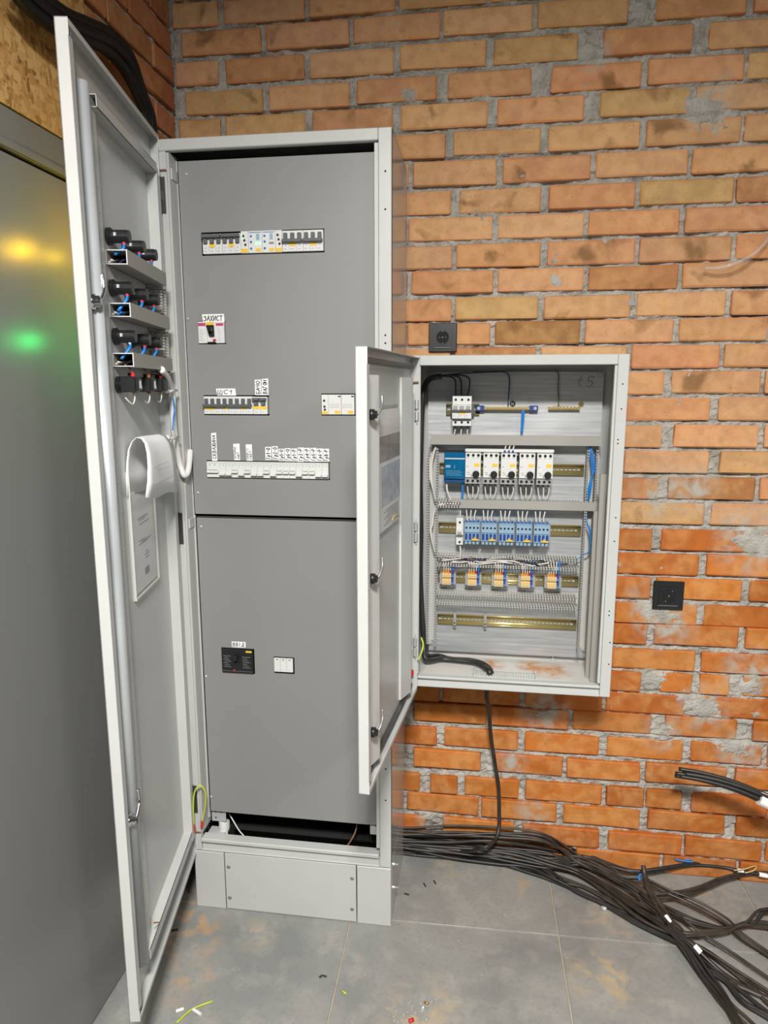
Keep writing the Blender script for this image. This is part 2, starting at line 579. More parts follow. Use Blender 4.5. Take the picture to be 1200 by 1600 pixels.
def thing(name, label, cat, loc, rz=0.0, group=None):
    o = bpy.data.objects.new(name, None)
    COL.objects.link(o)
    o.empty_display_size = 0.02
    o.location = loc
    o.rotation_euler = (0, 0, rz)
    return tag(o, label, cat, group)


def copy_tree(o, parent=None):
    c = o.copy()
    COL.objects.link(c)
    if parent is not None:
        c.parent = parent
        c.matrix_parent_inverse = o.matrix_parent_inverse.copy()
    for ch in list(o.children):
        copy_tree(ch, c)
    return c

# ------------------------------------------------------------------ the setting: floor, walls, side door
WALL_L = -0.098
# floor: a grout bed with tiles laid on it
m = MB().box(-0.6, 3.2, -4.2, 0.15, -0.08, -0.004)
floor = structure(m.build('floor', 'grout'), 'grey stone-look tiled floor with sandy joints')
TROT = 0.022
T0 = Vector((1.121, -0.329))
TS = 0.629
tile_mesh = MB().box(-TS / 2 + .0022, TS / 2 - .0022, -TS / 2 + .0022, TS / 2 - .0022, -0.01, 0.0, 0.0012).mesh('floor_tile', 'tile')
ex, ey = Vector((math.cos(TROT), math.sin(TROT))), Vector((-math.sin(TROT), math.cos(TROT)))
for i in range(-3, 3):
    for j in range(-6, 2):
        c = T0 + ex * ((i + .5) * TS) + ey * ((j + .5) * TS)
        if c.x < -0.35 or c.x > 2.9 or c.y > 0.35:
            continue
        t = bpy.data.objects.new('floor_tile', tile_mesh)
        COL.objects.link(t)
        t.location = (c.x, c.y, 0.0)
        t.rotation_euler = (0, 0, TROT)
        t.parent = floor

BRICKS = [
    (-2, -0.098, 0.044, 2.7522), (-2, 0.063, 0.311, 2.7538), (-2, 0.327, 0.580, 2.7557), (-2, 0.591, 0.845, 2.7575), (-2, 0.853, 1.096, 2.7594),
    (-2, 1.109, 1.350, 2.7612), (-2, 1.362, 1.595, 2.7629), (-2, 1.607, 1.852, 2.7638), (-2, 1.864, 2.109, 2.7657), (-2, 2.121, 2.366, 2.7675),
    (-1, -0.074, 0.176, 2.6740), (-1, 0.193, 0.444, 2.6759), (-1, 0.458, 0.710, 2.6777), (-1, 0.721, 0.972, 2.6796), (-1, 0.985, 1.232, 2.6815),
    (-1, 1.307, 1.542, 2.6837), (-1, 1.560, 1.785, 2.6855), (-1, 1.797, 2.042, 2.6863), (-1, 2.054, 2.299, 2.6882), (0, -0.095, 0.039, 2.5903),
    (0, 0.064, 0.308, 2.5918), (0, 0.324, 0.577, 2.5937), (0, 0.595, 0.845, 2.5956), (0, 0.866, 1.100, 2.5975), (0, 1.169, 1.408, 2.5996),
    (0, 1.452, 1.682, 2.6016), (0, 1.694, 1.939, 2.6025), (0, 1.951, 2.196, 2.6043), (1, -0.071, 0.177, 2.5072), (1, 0.197, 0.443, 2.5091),
    (1, 0.466, 0.703, 2.5110), (1, 0.736, 0.974, 2.5129), (1, 1.030, 1.276, 2.5150), (1, 1.294, 1.548, 2.5169), (1, 1.558, 1.786, 2.5187),
    (1, 1.798, 2.043, 2.5196), (1, 2.055, 2.300, 2.5214), (2, -0.092, 0.040, 2.4303), (2, 0.057, 0.308, 2.4317), (2, 0.330, 0.573, 2.4336),
    (2, 0.600, 0.852, 2.4356), (2, 0.880, 1.125, 2.4376), (2, 1.168, 1.411, 2.4396), (2, 1.425, 1.665, 2.4414), (2, 1.677, 1.922, 2.4423),
    (2, 1.934, 2.179, 2.4442), (3, 0.490, 0.731, 2.3533), (3, 0.754, 1.005, 2.3552), (3, 1.030, 1.282, 2.3571), (3, 1.299, 1.553, 2.3591),
    (3, 1.563, 1.795, 2.3609), (3, 1.807, 2.052, 2.3618), (3, 2.064, 2.309, 2.3636), (4, 0.371, 0.622, 2.2729), (4, 0.635, 0.883, 2.2747),
    (4, 0.899, 1.151, 2.2766), (4, 1.166, 1.418, 2.2785), (4, 1.430, 1.671, 2.2803), (4, 1.683, 1.928, 2.2813), (4, 1.940, 2.185, 2.2831),
    (5, 0.499, 0.749, 2.1939), (5, 0.775, 1.013, 2.1958), (5, 1.036, 1.279, 2.1977), (5, 1.291, 1.547, 2.1995), (5, 1.556, 1.790, 2.2013),
    (5, 1.802, 2.047, 2.2022), (5, 2.059, 2.304, 2.2041), (6, 0.348, 0.611, 2.1154), (6, 0.622, 0.875, 2.1173), (6, 0.890, 1.140, 2.1192),
    (6, 1.152, 1.406, 2.1210), (6, 1.423, 1.669, 2.1229), (6, 1.681, 1.926, 2.1239), (6, 1.938, 2.183, 2.1257), (7, 0.504, 0.755, 2.0370),
    (7, 0.768, 1.018, 2.0389), (7, 1.037, 1.287, 2.0408), (7, 1.301, 1.553, 2.0427), (7, 1.568, 1.802, 2.0445), (7, 1.814, 2.059, 2.0454),
    (7, 2.071, 2.316, 2.0473), (8, 0.366, 0.619, 1.9620), (8, 0.633, 0.881, 1.9639), (8, 0.894, 1.146, 1.9657), (8, 1.160, 1.413, 1.9676),
    (8, 1.425, 1.674, 1.9695), (8, 1.686, 1.931, 1.9704), (8, 1.943, 2.188, 1.9723), (9, 0.497, 0.754, 1.8833), (9, 0.767, 1.017, 1.8852),
    (9, 1.033, 1.283, 1.8871), (9, 1.301, 1.551, 1.8890), (9, 1.565, 1.804, 1.8909), (9, 1.816, 2.061, 1.8918), (9, 2.073, 2.318, 1.8936),
    (10, 0.620, 0.876, 1.8100), (10, 0.891, 1.142, 1.8119), (10, 1.158, 1.409, 1.8138), (10, 1.427, 1.671, 1.8157), (10, 1.683, 1.928, 1.8167),
    (10, 1.940, 2.185, 1.8185), (11, 0.497, 0.756, 1.7341), (11, 0.768, 1.016, 1.7360), (11, 1.030, 1.281, 1.7379), (11, 1.296, 1.545, 1.7398),
    (11, 1.558, 1.799, 1.7416), (11, 1.811, 2.056, 1.7425), (11, 2.068, 2.313, 1.7444), (12, 1.147, 1.394, 1.6611), (12, 1.416, 1.667, 1.6631),
    (12, 1.679, 1.918, 1.6649), (12, 1.930, 2.175, 1.6658), (13, 1.026, 1.273, 1.5817), (13, 1.290, 1.531, 1.5836), (13, 1.554, 1.797, 1.5855),
    (13, 1.809, 2.054, 1.5864), (13, 2.066, 2.311, 1.5882), (14, 1.154, 1.399, 1.5012), (14, 1.432, 1.672, 1.5031), (14, 1.690, 1.926, 1.5050),
    (14, 1.938, 2.183, 1.5059), (15, 1.032, 1.278, 1.4236), (15, 1.292, 1.539, 1.4255), (15, 1.570, 1.812, 1.4274), (15, 1.824, 2.069, 1.4284),
    (15, 2.081, 2.326, 1.4302), (16, 1.152, 1.400, 1.3429), (16, 1.425, 1.677, 1.3449), (16, 1.691, 1.934, 1.3467), (16, 1.946, 2.191, 1.3477),
    (17, 1.028, 1.277, 1.2654), (17, 1.291, 1.538, 1.2672), (17, 1.557, 1.810, 1.2691), (17, 1.822, 2.067, 1.2701), (17, 2.079, 2.324, 1.2719),
    (18, 1.140, 1.391, 1.1806), (18, 1.417, 1.668, 1.1826), (18, 1.689, 1.934, 1.1845), (18, 1.946, 2.191, 1.1854), (19, 1.024, 1.277, 1.1032),
    (19, 1.291, 1.533, 1.1050), (19, 1.558, 1.807, 1.1070), (19, 1.819, 2.064, 1.1079), (19, 2.076, 2.321, 1.1097), (20, 1.137, 1.396, 1.0245),
    (20, 1.412, 1.665, 1.0264), (20, 1.690, 1.932, 1.0283), (20, 1.944, 2.189, 1.0293), (21, 1.029, 1.277, 0.9411), (21, 1.292, 1.541, 0.9429),
    (21, 1.561, 1.813, 0.9448), (21, 1.825, 2.070, 0.9458), (21, 2.082, 2.327, 0.9476), (22, 1.134, 1.395, 0.8729), (22, 1.416, 1.670, 0.8749),
    (22, 1.690, 1.939, 0.8768), (22, 1.951, 2.196, 0.8778), (23, 1.024, 1.278, 0.7876), (23, 1.292, 1.545, 0.7895), (23, 1.565, 1.818, 0.7914),
    (23, 1.830, 2.075, 0.7924), (23, 2.087, 2.332, 0.7942), (24, 0.634, 0.874, 0.7099), (24, 0.887, 1.115, 0.7117), (24, 1.130, 1.385, 0.7135),
    (24, 1.445, 1.543, 0.7152), (24, 1.565, 1.655, 0.7160), (24, 1.696, 1.937, 0.7175), (24, 1.949, 2.194, 0.7184), (25, 0.491, 0.736, 0.6311),
    (25, 0.747, 1.000, 0.6329), (25, 1.021, 1.268, 0.6349), (25, 1.280, 1.525, 0.6367), (25, 1.555, 1.804, 0.6387), (25, 1.816, 2.061, 0.6396),
    (25, 2.073, 2.318, 0.6415), (26, 0.648, 0.894, 0.5598), (26, 0.908, 1.165, 0.5616), (26, 1.180, 1.427, 0.5635), (26, 1.471, 1.690, 0.5655),
    (26, 1.739, 1.971, 0.5675), (26, 1.983, 2.228, 0.5684), (27, 0.490, 0.728, 0.4736), (27, 0.754, 1.001, 0.4755), (27, 1.025, 1.265, 0.4774),
    (27, 1.293, 1.532, 0.4793), (27, 1.557, 1.774, 0.4811), (27, 1.789, 2.007, 0.4827), (27, 2.019, 2.264, 0.4836), (28, 0.649, 0.879, 0.3918),
    (28, 0.925, 1.153, 0.3937), (28, 1.165, 1.401, 0.3954), (28, 1.420, 1.672, 0.3973), (28, 1.697, 1.921, 0.3992), (28, 1.933, 2.178, 0.4001),
    (29, 0.455, 0.672, 0.2973), (29, 0.708, 0.803, 0.2987), (29, 0.827, 1.011, 0.2999), (29, 1.033, 1.285, 0.3016), (29, 1.298, 1.419, 0.3030),
    (29, 1.428, 1.540, 0.3039), (29, 1.570, 1.805, 0.3053), (29, 1.817, 2.062, 0.3062), (29, 2.074, 2.319, 0.3081), (30, 0.628, 0.876, 0.2221),
    (30, 0.886, 1.139, 0.2239), (30, 1.162, 1.411, 0.2259), (30, 1.437, 1.678, 0.2278), (30, 1.715, 1.938, 0.2297), (30, 1.950, 2.195, 0.2306),
    (31, 0.477, 0.693, 0.1364), (31, 0.754, 0.999, 0.1384), (31, 1.028, 1.283, 0.1404), (31, 1.313, 1.549, 0.1424), (31, 1.561, 1.800, 0.1442),
    (31, 1.813, 2.033, 0.1459), (31, 2.045, 2.290, 0.1467), (32, 0.638, 0.911, 0.0611), (32, 0.929, 1.195, 0.0631), (32, 1.211, 1.483, 0.0651),
    (32, 1.497, 1.727, 0.0670), (32, 1.739, 1.964, 0.0687), (32, 1.976, 2.221, 0.0696), (-3, -0.090, 0.157, 2.8306), (-3, 0.170, 0.417, 2.8325),
    (-3, 0.430, 0.677, 2.8343), (-3, 0.690, 0.937, 2.8362), (-3, 0.950, 1.197, 2.8380), (-3, 1.210, 1.457, 2.8399), (-3, 1.470, 1.717, 2.8417),
    (-3, 1.730, 1.977, 2.8436), (-3, 1.990, 2.237, 2.8454), (-4, -0.090, 0.027, 2.9086), (-4, 0.040, 0.287, 2.9104), (-4, 0.300, 0.547, 2.9123),
    (-4, 0.560, 0.807, 2.9141), (-4, 0.820, 1.067, 2.9160), (-4, 1.080, 1.327, 2.9178), (-4, 1.340, 1.587, 2.9197), (-4, 1.600, 1.847, 2.9215),
    (-4, 1.860, 2.107, 2.9233), (-4, 2.120, 2.367, 2.9252), (-5, -0.090, 0.157, 2.9883), (-5, 0.170, 0.417, 2.9902), (-5, 0.430, 0.677, 2.9920),
    (-5, 0.690, 0.937, 2.9939), (-5, 0.950, 1.197, 2.9957), (-5, 1.210, 1.457, 2.9976), (-5, 1.470, 1.717, 2.9994), (-5, 1.730, 1.977, 3.0013),
    (-5, 1.990, 2.237, 3.0031),
]

# back wall: a rough mortar face with every brick standing proud of it
SMEAR = [(*p[::2], r, a) for p, r, a in (
    ((1.6722, 0, 1.1543), 0.055, 0.016), ((1.7305, 0, 1.1161), 0.05, 0.014), ((1.436, 0, 1.0551), 0.03, 0.010), ((1.3905, 0, 0.9238), 0.045, 0.0125), ((1.4571, 0, 0.8847), 0.06, 0.0125),
    ((1.4011, 0, 1.297), 0.05, 0.012), ((1.4937, 0, 1.3087), 0.045, 0.012), ((1.1564, 0, 2.5451), 0.035, 0.014), ((1.2631, 0, 2.6349), 0.035, 0.013), ((1.467, 0, 2.3798), 0.07, 0.0125),
    ((1.5838, 0, 0.6053), 0.05, 0.013), ((1.4208, 0, 0.6934), 0.04, 0.013), ((1.7127, 0, 0.6789), 0.05, 0.0125), ((1.4626, 0, 0.508), 0.04, 0.013), ((1.6918, 0, 0.4693), 0.05, 0.0125),
    ((1.0831, 0, 0.5602), 0.05, 0.0125), ((0.9844, 0, 0.3678), 0.03, 0.013), ((0.8557, 0, 0.3456), 0.03, 0.0125), ((0.7475, 0, 0.2647), 0.02, 0.012), ((0.7046, 0, 0.1263), 0.03, 0.0125), ((1.0333, 0, 0.1815), 0.03, 0.013),
    ((1.4385, 0, 1.4349), 0.02, 0.013), ((1.2825, 0, 1.8675), 0.02, 0.013), ((1.7401, 0, 0.5831), 0.03, 0.0125), ((1.5668, 0, 0.3004), 0.03, 0.0125), ((1.315, 0, 0.064), 0.05, 0.012), ((1.6822, 0, 0.1015), 0.07, 0.012), ((1.068, 0, 1.9265), 0.02, 0.012), ((0.6242, 0, 2.4588), 0.03, 0.012))]


COURSE_Z = {}
for (k, x0, x1, zt) in BRICKS:
    COURSE_Z.setdefault(k, zt - .0071 * (x0 + x1) / 2)


def mortar_depth(x, z):
    d = 0.0100 + 0.0070 * noise.noise((x * 9, z * 9, 1.3)) + 0.0085 * noise.noise((x * 42, z * 60, 4.1)) + 0.005 * noise.noise((x * 105, z * 105, 7.0))
    kk = int(math.floor((2.5907 + .0071 * x - z) / .0788))
    tb = COURSE_Z.get(kk, 9) + .0071 * x - .0665 - z
    if 0.0 < tb < 0.0065:      # open crack between the mortar and the underside of the bricks
        d += 0.011 * max(0.0, 0.45 + 1.2 * noise.noise((x * 14, z * 5, 3.3)))
    for (sx, sz, r, a) in SMEAR:
        q = ((x - sx) ** 2 + ((z - sz) * 1.3) ** 2) / (r * r)
        if q < 4:
            d -= a * math.exp(-q * (1.0 + 0.8 * noise.noise((x * 40, z * 40, 9.0))))
    return max(d, -0.0010)


x_a, x_b, z_a, z_b, st = WALL_L - 0.02, 2.45, -0.03, 2.98, 0.0065
nx, nz_ = int((x_b - x_a) / st), int((z_b - z_a) / st)
m = MB()
m.v = [(x_a + i * st, mortar_depth(x_a + i * st, z_a + k * st), z_a + k * st) for k in range(nz_ + 1) for i in range(nx + 1)]
m.f = [(k * (nx + 1) + i, k * (nx + 1) + i + 1, (k + 1) * (nx + 1) + i + 1, (k + 1) * (nx + 1) + i) for k in range(nz_) for i in range(nx)]
m.box(x_a, x_b, 0.05, 0.25, z_a, z_b)
wall_back = structure(m.build('wall_back', 'mortar', smooth=False), 'rough brick wall with uneven grey mortar joints')

TAN = ((0.58, 0.325, 0.165), (0.58, 0.298, 0.150), (0.52, 0.320, 0.145), (0.61, 0.350, 0.190), (0.57, 0.278, 0.132))
ORANGE = ((0.49, 0.155, 0.028), (0.46, 0.138, 0.024), (0.52, 0.178, 0.036), (0.44, 0.134, 0.026))


def brick(parent, name, x0, x1, y0, y1, z0, z1, col, jit=0.0016, burn=1.0):
    cx, cy, cz = (x0 + x1) / 2, (y0 + y1) / 2, (z0 + z1) / 2
    mb = MB().box(x0 - cx, x1 - cx, y0 - cy, y1 - cy, z0 - cz, z1 - cz, 0.0035)
    mb.v = [(x + random.uniform(-jit, jit), y + random.uniform(-jit, jit) * .6, z + random.uniform(-jit, jit)) for x, y, z in mb.v]
    o = mb.build(name, 'brick', parent)
    o.location = (cx, cy, cz)
    o.color = (*col, burn)
    return o


for (k, x0, x1, zt) in BRICKS:
    pal = TAN if k < 17 or (k == 17 and random.random() < .8) else ORANGE
    c = random.choice(pal)
    v = random.uniform(0.90, 1.10)
    c = (c[0] * v, c[1] * v * random.uniform(.95, 1.05), c[2] * v)
    if 3 < k < 17 and random.random() < .12:
        c = (c[0] * .72, c[1] * .62, c[2] * .5)
    dz = random.uniform(-.0015, .0015)
    y = random.uniform(-0.003, 0.003) - (0.004 if k > 27 else 0)
    brick(wall_back, 'brick', x0, x1, y, 0.06, zt - 0.0668 + dz, zt + dz, c, burn=1.0 if pal is TAN else 0.2)

# left wall: short brick return beside the corner
x_a, x_b, z_a, z_b, st = -0.505, 0.012, -0.02, 2.98, 0.016
ny, nz_ = int((x_b - x_a) / st), int((z_b - z_a) / st)
m = MB()
m.v = [(WALL_L - 0.013 - 0.007 * noise.noise((y * 30, z * 30, 2.0)), y, z) for z in [z_a + k * st for k in range(nz_ + 1)] for y in [x_a + i * st for i in range(ny + 1)]]
m.f = [(k * (ny + 1) + i, k * (ny + 1) + i + 1, (k + 1) * (ny + 1) + i + 1, (k + 1) * (ny + 1) + i) for k in range(nz_) for i in range(ny)]
m.box(WALL_L - 0.25, WALL_L - 0.05, -0.505, 0.25, z_a, z_b)
m.box(WALL_L - 0.25, WALL_L - 0.03, -4.2, -1.62, z_a, z_b)
wall_left = structure(m.build('wall_left', 'mortar'), 'brick side wall meeting the corner beside the tall cabinet')
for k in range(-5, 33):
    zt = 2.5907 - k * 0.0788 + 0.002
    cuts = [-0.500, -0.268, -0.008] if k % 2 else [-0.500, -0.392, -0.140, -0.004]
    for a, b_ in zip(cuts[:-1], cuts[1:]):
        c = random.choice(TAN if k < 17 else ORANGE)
        brick(wall_left, 'brick', WALL_L - 0.06, WALL_L + random.uniform(-.003, .003), a + .006, b_ - .006, zt - .066, zt, (c[0] * .72, c[1] * .56, c[2] * .52))  # dimmer light on this side wall is put into the brick colour

# board closing the wall above the side door
o = MB().box(WALL_L - 0.02, WALL_L + 0.004, -1.62, -0.5065, 2.171, 2.98, 0.001).build('strand_board', 'strand_board')
tag(o, 'golden strand board panel above the grey side door', 'board')

# side door: grey metal frame and leaf, flush with the left wall
m = MB()
fx = WALL_L
m.box(fx - 0.12, fx + 0.004, -1.62, -0.508, 2.088, 2.168, 0.003)
m.box(fx - 0.12, fx + 0.004, -0.578, -0.508, 0, 2.086, 0.003)
m.box(fx - 0.12, fx + 0.004, -1.62, -1.55, 0, 2.086, 0.003)
door1 = structure(m.build('door_1', 'door_leaf'), 'grey metal side door in a steel frame left of the tall cabinet')
MB().box(fx - 0.06, fx, -1.546, -0.582, 0.004, 2.080, 0.002).build('door_leaf', 'door_leaf', door1)
MB().profile_x([(-1.55, 2.080), (-1.55, 2.088), (-0.578, 2.088), (-0.578, 2.080)], fx - 0.05, fx - 0.02).build('seal', 'black_plastic', door1)
MB().profile_z([(fx + .004, -1.55), (fx + .004, -0.508), (fx + .010, -0.508), (fx + .010, -1.55)], 2.0875, 2.102).build('frame_bead', 'door_leaf', door1)

# ------------------------------------------------------------------ tall distribution cabinet
W, H, HP, D = 0.6192, 2.2530, 0.198, 0.3639
YPAN = -0.320
tall = thing('distribution_cabinet', 'tall light grey switchgear cabinet standing open in the corner on its plinth', 'cabinet', (W / 2, -D / 2, 0))


def P(mb, name, material, parent=tall, smooth=False):
    return mb.build(name, material, parent, smooth, inv=(parent is tall))


P(MB().box(0.0, 0.0016, -D + .02, -0.016, HP, H), 'side_panel', 'paint_side')
P(MB().box(W - 0.0016, W, -D + .006, -0.016, HP, H), 'side_panel', 'paint_side')
P(MB().box(0.0016, W - 0.0016, -0.018, -0.016, HP, H), 'back_panel', 'inner_shade_black')
P(MB().box(0.0, W, -D + .02, -0.016, H - 0.0016, H), 'top_panel', 'paint')
m = MB()
m.box(W - 0.034, W, -D, -D + .02, HP, H, 0.002)
m.box(0.0, W - 0.0345, -D, -D + .02, H - 0.029, H, 0.002)
m.box(0.0, 0.024, -D, -D + .02, HP, H - 0.0295, 0.002)
m.box(0.0245, W - 0.0345, -D + .009, -D + .02, HP + .004, 0.228, 0.001)
m.box(0.0245, W - 0.0345, -D, -D + .02, HP, HP + .004, 0.001)
fr = P(m, 'front_frame', 'paint')
m = MB()
m.box(0.0255, W - 0.036, -D - .004, -D + .03, 0.2285, 0.241, 0.002)
m.box(W - 0.044, W - 0.0345, -D + .002, -D + .03, 0.26, H - .035)
P(m, 'frame_return', 'paint', fr)
m = MB()
for z in (2.06, 2.15, 1.75, 1.73, 0.52, 0.42):
    m.cyl((W - 0.016, -D - .0004, z), (W - 0.016, -D + .004, z), 0.0026, n=8)
stuff(P(m, 'frame_hole', 'hole_black', fr))
# left jamb inside: rail with openings
m = MB()
m.box(0.0245, 0.031, -D + .004, YPAN + .05, 0.26, H - .032)
m.box(0.026, 0.036, YPAN + 0.004, YPAN + 0.02, 0.28, H - .04)
P(m, 'jamb_rail', 'paint_dull')
for z in (2.185, 1.245):
    P(MB().box(0.0245, 0.034, -D + .012, YPAN + .04, z - .028, z, 0.001), 'jamb_bracket', 'paint')


def panel_with_holes(x0, x1, z0, z1, y0, y1, holes):
    xs = sorted({x0, x1} | {h[0] for h in holes} | {h[1] for h in holes})
    zs = sorted({z0, z1} | {h[2] for h in holes} | {h[3] for h in holes})
    mb = MB()
    def solid(i, k):
        if not (0 <= i < len(xs) - 1 and 0 <= k < len(zs) - 1):
            return False
        cx, cz = (xs[i] + xs[i + 1]) / 2, (zs[k] + zs[k + 1]) / 2
        return not any(h[0] < cx < h[1] and h[2] < cz < h[3] for h in holes)
    vid = {}
    def vert(i, k, y):
        key = (i, k, y)
        if key not in vid:
            vid[key] = len(mb.v)
            mb.v.append((xs[i], y, zs[k]))
        return vid[key]
    for i in range(len(xs) - 1):
        for k in range(len(zs) - 1):
            if not solid(i, k):
                continue
            mb.f.append((vert(i, k, y0), vert(i + 1, k, y0), vert(i + 1, k + 1, y0), vert(i, k + 1, y0)))
            mb.f.append((vert(i, k, y1), vert(i, k + 1, y1), vert(i + 1, k + 1, y1), vert(i + 1, k, y1)))
            for di, dk, a, b_ in ((-1, 0, (0, 0), (0, 1)), (1, 0, (1, 0), (1, 1)), (0, -1, (0, 0), (1, 0)), (0, 1, (0, 1), (1, 1))):
                if not solid(i + di, k + dk):
                    mb.f.append((vert(i + a[0], k + a[1], y0), vert(i + b_[0], k + b_[1], y0), vert(i + b_[0], k + b_[1], y1), vert(i + a[0], k + a[1], y1)))
    return mb


R1 = (0.0965, 0.4315, 1.972, 2.025)
R2 = (0.0755, 0.1500, 1.737, 1.795)
R3 = (0.0820, 0.2675, 1.543, 1.592)
R3B = (0.4210, 0.5125, 1.543, 1.597)
R4 = (0.0825, 0.4375, 1.364, 1.409)
R5 = (0.1015, 0.1990, 0.773, 0.848)
R6 = (0.2640, 0.3215, 0.780, 0.828)
e = 0.0035
grow = lambda r, t=e: (r[0] - .002, r[1] + .003, r[2] - t, r[3] + t)
PX0, PX1 = 0.036, 0.5775
up = P(panel_with_holes(PX0, PX1, 1.2535, 2.212, YPAN, YPAN + .002, [grow(R1), grow(R2, .002), grow(R3), grow(R3B, .003), grow(R4, .003)]), 'upper_cover_plate', 'panel_grey')
lo = P(panel_with_holes(PX0 + .004, PX1, 0.304, 1.2465, YPAN, YPAN + .002, [grow(R5, .002), grow(R6, .002)]), 'lower_cover_plate', 'panel_grey')
# folded edges of the two plates
P(MB().box(PX0, PX1, YPAN, YPAN + .022, 2.210, 2.212).box(PX0, PX0 + .002, YPAN, YPAN + .022, 1.2535, 2.212).box(PX0, PX1, YPAN, YPAN + .022, 1.2535, 1.2555), 'folded_edge', 'panel_grey', up)
P(MB().box(PX0 + .004, PX1, YPAN, YPAN + .022, 1.2445, 1.2465).box(PX0 + .004, PX0 + .006, YPAN, YPAN + .022, 0.304, 1.2465).box(PX0 + .004, PX1, YPAN, YPAN + .022, 0.304, 0.306), 'folded_edge', 'panel_grey', lo)
for par, pts in ((up, ((0.06, 2.1779), (0.5705, 2.1799), (0.0438, 1.8041), (0.571, 1.8179), (0.0492, 1.317))), (lo, ((0.0539, 1.2172), (0.0474, 0.7541), (0.0451, 0.3544)))):
    for (x, z) in pts:
        P(MB().lathe((x, YPAN + .001, z), (0, -1, 0), [(0, .0042), (.0022, .0040), (.0034, .0022)], 10), 'screw', 'zinc_dull', par)
# lugs under the lower plate and what can be seen inside the bottom
P(MB().box(0.040, 0.088, YPAN + .006, YPAN + .008, 0.268, 0.318).box(0.040, 0.042, YPAN + .006, YPAN + .04, 0.268, 0.318), 'mounting_lug', 'zinc_dull')
P(MB().box(0.548, 0.582, YPAN + .006, YPAN + .008, 0.270, 0.318), 'mounting_lug', 'zinc_dull')
m = MB()
for (x, z) in ((.055, .30), (.072, .30), (.055, .28), (.566, .30)):
    m.cyl((x, YPAN + .0055, z), (x, YPAN + .007, z), .0028, n=8)
stuff(P(m, 'lug_hole', 'hole_black'))
P(MB().box(0.03, 0.085, -D + .035, -D + .075, 0.228, 0.232), 'inner_rail', 'paint_dull')
# plinth
m = MB().box(0.0, 0.095, -D, -D + .02, 0.0, HP - .003, 0.0015).box(0.0, 0.002, -D + .001, -0.02, 0.0, HP - .003)
P(m, 'plinth_corner', 'paint')
P(MB().box(W - 0.104, W - .0005, -D, -D + .02, 0.0, HP - .003, 0.0015), 'plinth_corner', 'paint')
pl = P(MB().box(0.098, W - 0.107, -D + .001, -D + .004, 0.002, HP - .003, 0.001), 'plinth_panel', 'paint')
P(MB().box(W - 0.002, W, -D + .02, -0.02, 0.0, HP - .003), 'plinth_side', 'paint_side')
P(MB().box(0.002, W - .002, -0.022, -0.020, 0.0, HP - .003), 'plinth_back', 'inner_shade_black')
P(MB().box(0.002, W - .002, -0.24, -0.022, HP - .006, HP - .004), 'bottom_plate', 'inner_shade_black')
for (x, z) in ((0.1094, 0.1477), (0.1091, 0.04), (0.5, 0.1502), (0.4991, 0.0449)):
    s = P(MB().lathe((x, -D + .002, z), (0, -1, 0), [(0, .0062), (.0018, .0060), (.003, .0042)], 14), 'screw', 'screw_dark', pl)
for (y, z) in ((-.30, .165), (-.30, .085)):
    P(MB().cyl((W, y, z), (W + .014, y, z), .0022, n=8).cyl((W, y, z), (W + .003, y, z), .005, n=10), 'screw', 'zinc')

# ---- open door of the tall cabinet (local: x from hinge to free edge, +y inner side, z up)
TH = 1.38238
DW, DZ0, DZ1 = 0.590, 0.186, 2.262
nrm = Vector((math.sin(TH), math.cos(TH), 0))
door_loc = Vector((0, -D, 0)) + nrm * 0.007
m = MB()
m.box(0, DW, -.024, -.0225, DZ0, DZ1)
m.box(DW - .0016, DW, -.024, 0, DZ0, DZ1)
m.box(0, .0016, -.024, 0, DZ0, DZ1)
m.box(0, DW, -.024, 0, DZ1 - .0016, DZ1)
m.box(0, DW, -.024, 0, DZ0, DZ0 + .0016)
m.box(DW - .017, DW, -.0016, 0, DZ0 + .03, DZ1 - .03)
m.box(0, .012, -.0016, 0, DZ0 + .03, DZ1 - .03)
m.box(.012, DW - .002, -.0016, 0, DZ1 - .012, DZ1)
m.box(.012, DW - .002, -.0016, 0, DZ0, DZ0 + .012)
tdoor = P(m, 'door', 'paint')
tdoor.matrix_parent_inverse = Matrix.Translation(-tall.location)
tdoor.location = door_loc
tdoor.rotation_euler = (0, 0, -TH)


def TD(mb, name, material, smooth=False):
    return mb.build(name, material, tdoor, smooth)


# stiffening rails: ridge near the free edge, flat rails at the hinge, top and bottom
RZ0, RZ1 = 0.272, 2.186
m = MB().box(.545, .478, -.0225, -.0205, RZ0, RZ1)
ridge = [(.531, -.0205)] + [(.514 + .017 * math.cos(t), -.0205 + .0235 * math.sin(t)) for t in [math.pi * i / 10 for i in range(11)]] + [(.497, -.0205)]
m.profile_z(ridge, RZ0, RZ1)
TD(m, 'lock_rail', 'zinc', True)
TD(MB().box(.478, .4765, -.0225, -.0085, RZ0, RZ1 + .012).box(.4765, .452, -.0100, -.0085, RZ0, RZ1 - .01), 'perforated_rail', 'paint')
m = MB()
for i in range(38):
    z = RZ0 + .04 + i * .05
    m.cyl((.465, -.0090, z), (.465, -.0080, z), .0022, n=6)
    if i % 2:
        m.cyl((.538, -.0208, z), (.538, -.0198, z), .0022, n=6)
stuff(TD(m, 'rail_dimple', 'device_grey'))
TD(MB().box(.046, .476, -.0225, .0035, RZ1 - .030, RZ1 - .0285).box(.046, .476, .002, .0035, RZ1 - .030, RZ1 - .006).box(.046, .476, -.0225, .0035, RZ1 - .0075, RZ1 - .006), 'top_rail', 'paint_dull')
TD(MB().box(.03, .50, -.0225, .0035, RZ0 + .020, RZ0 + .0215).box(.03, .50, .002, .0035, RZ0 - .004, RZ0 + .0215), 'bottom_rail', 'paint')
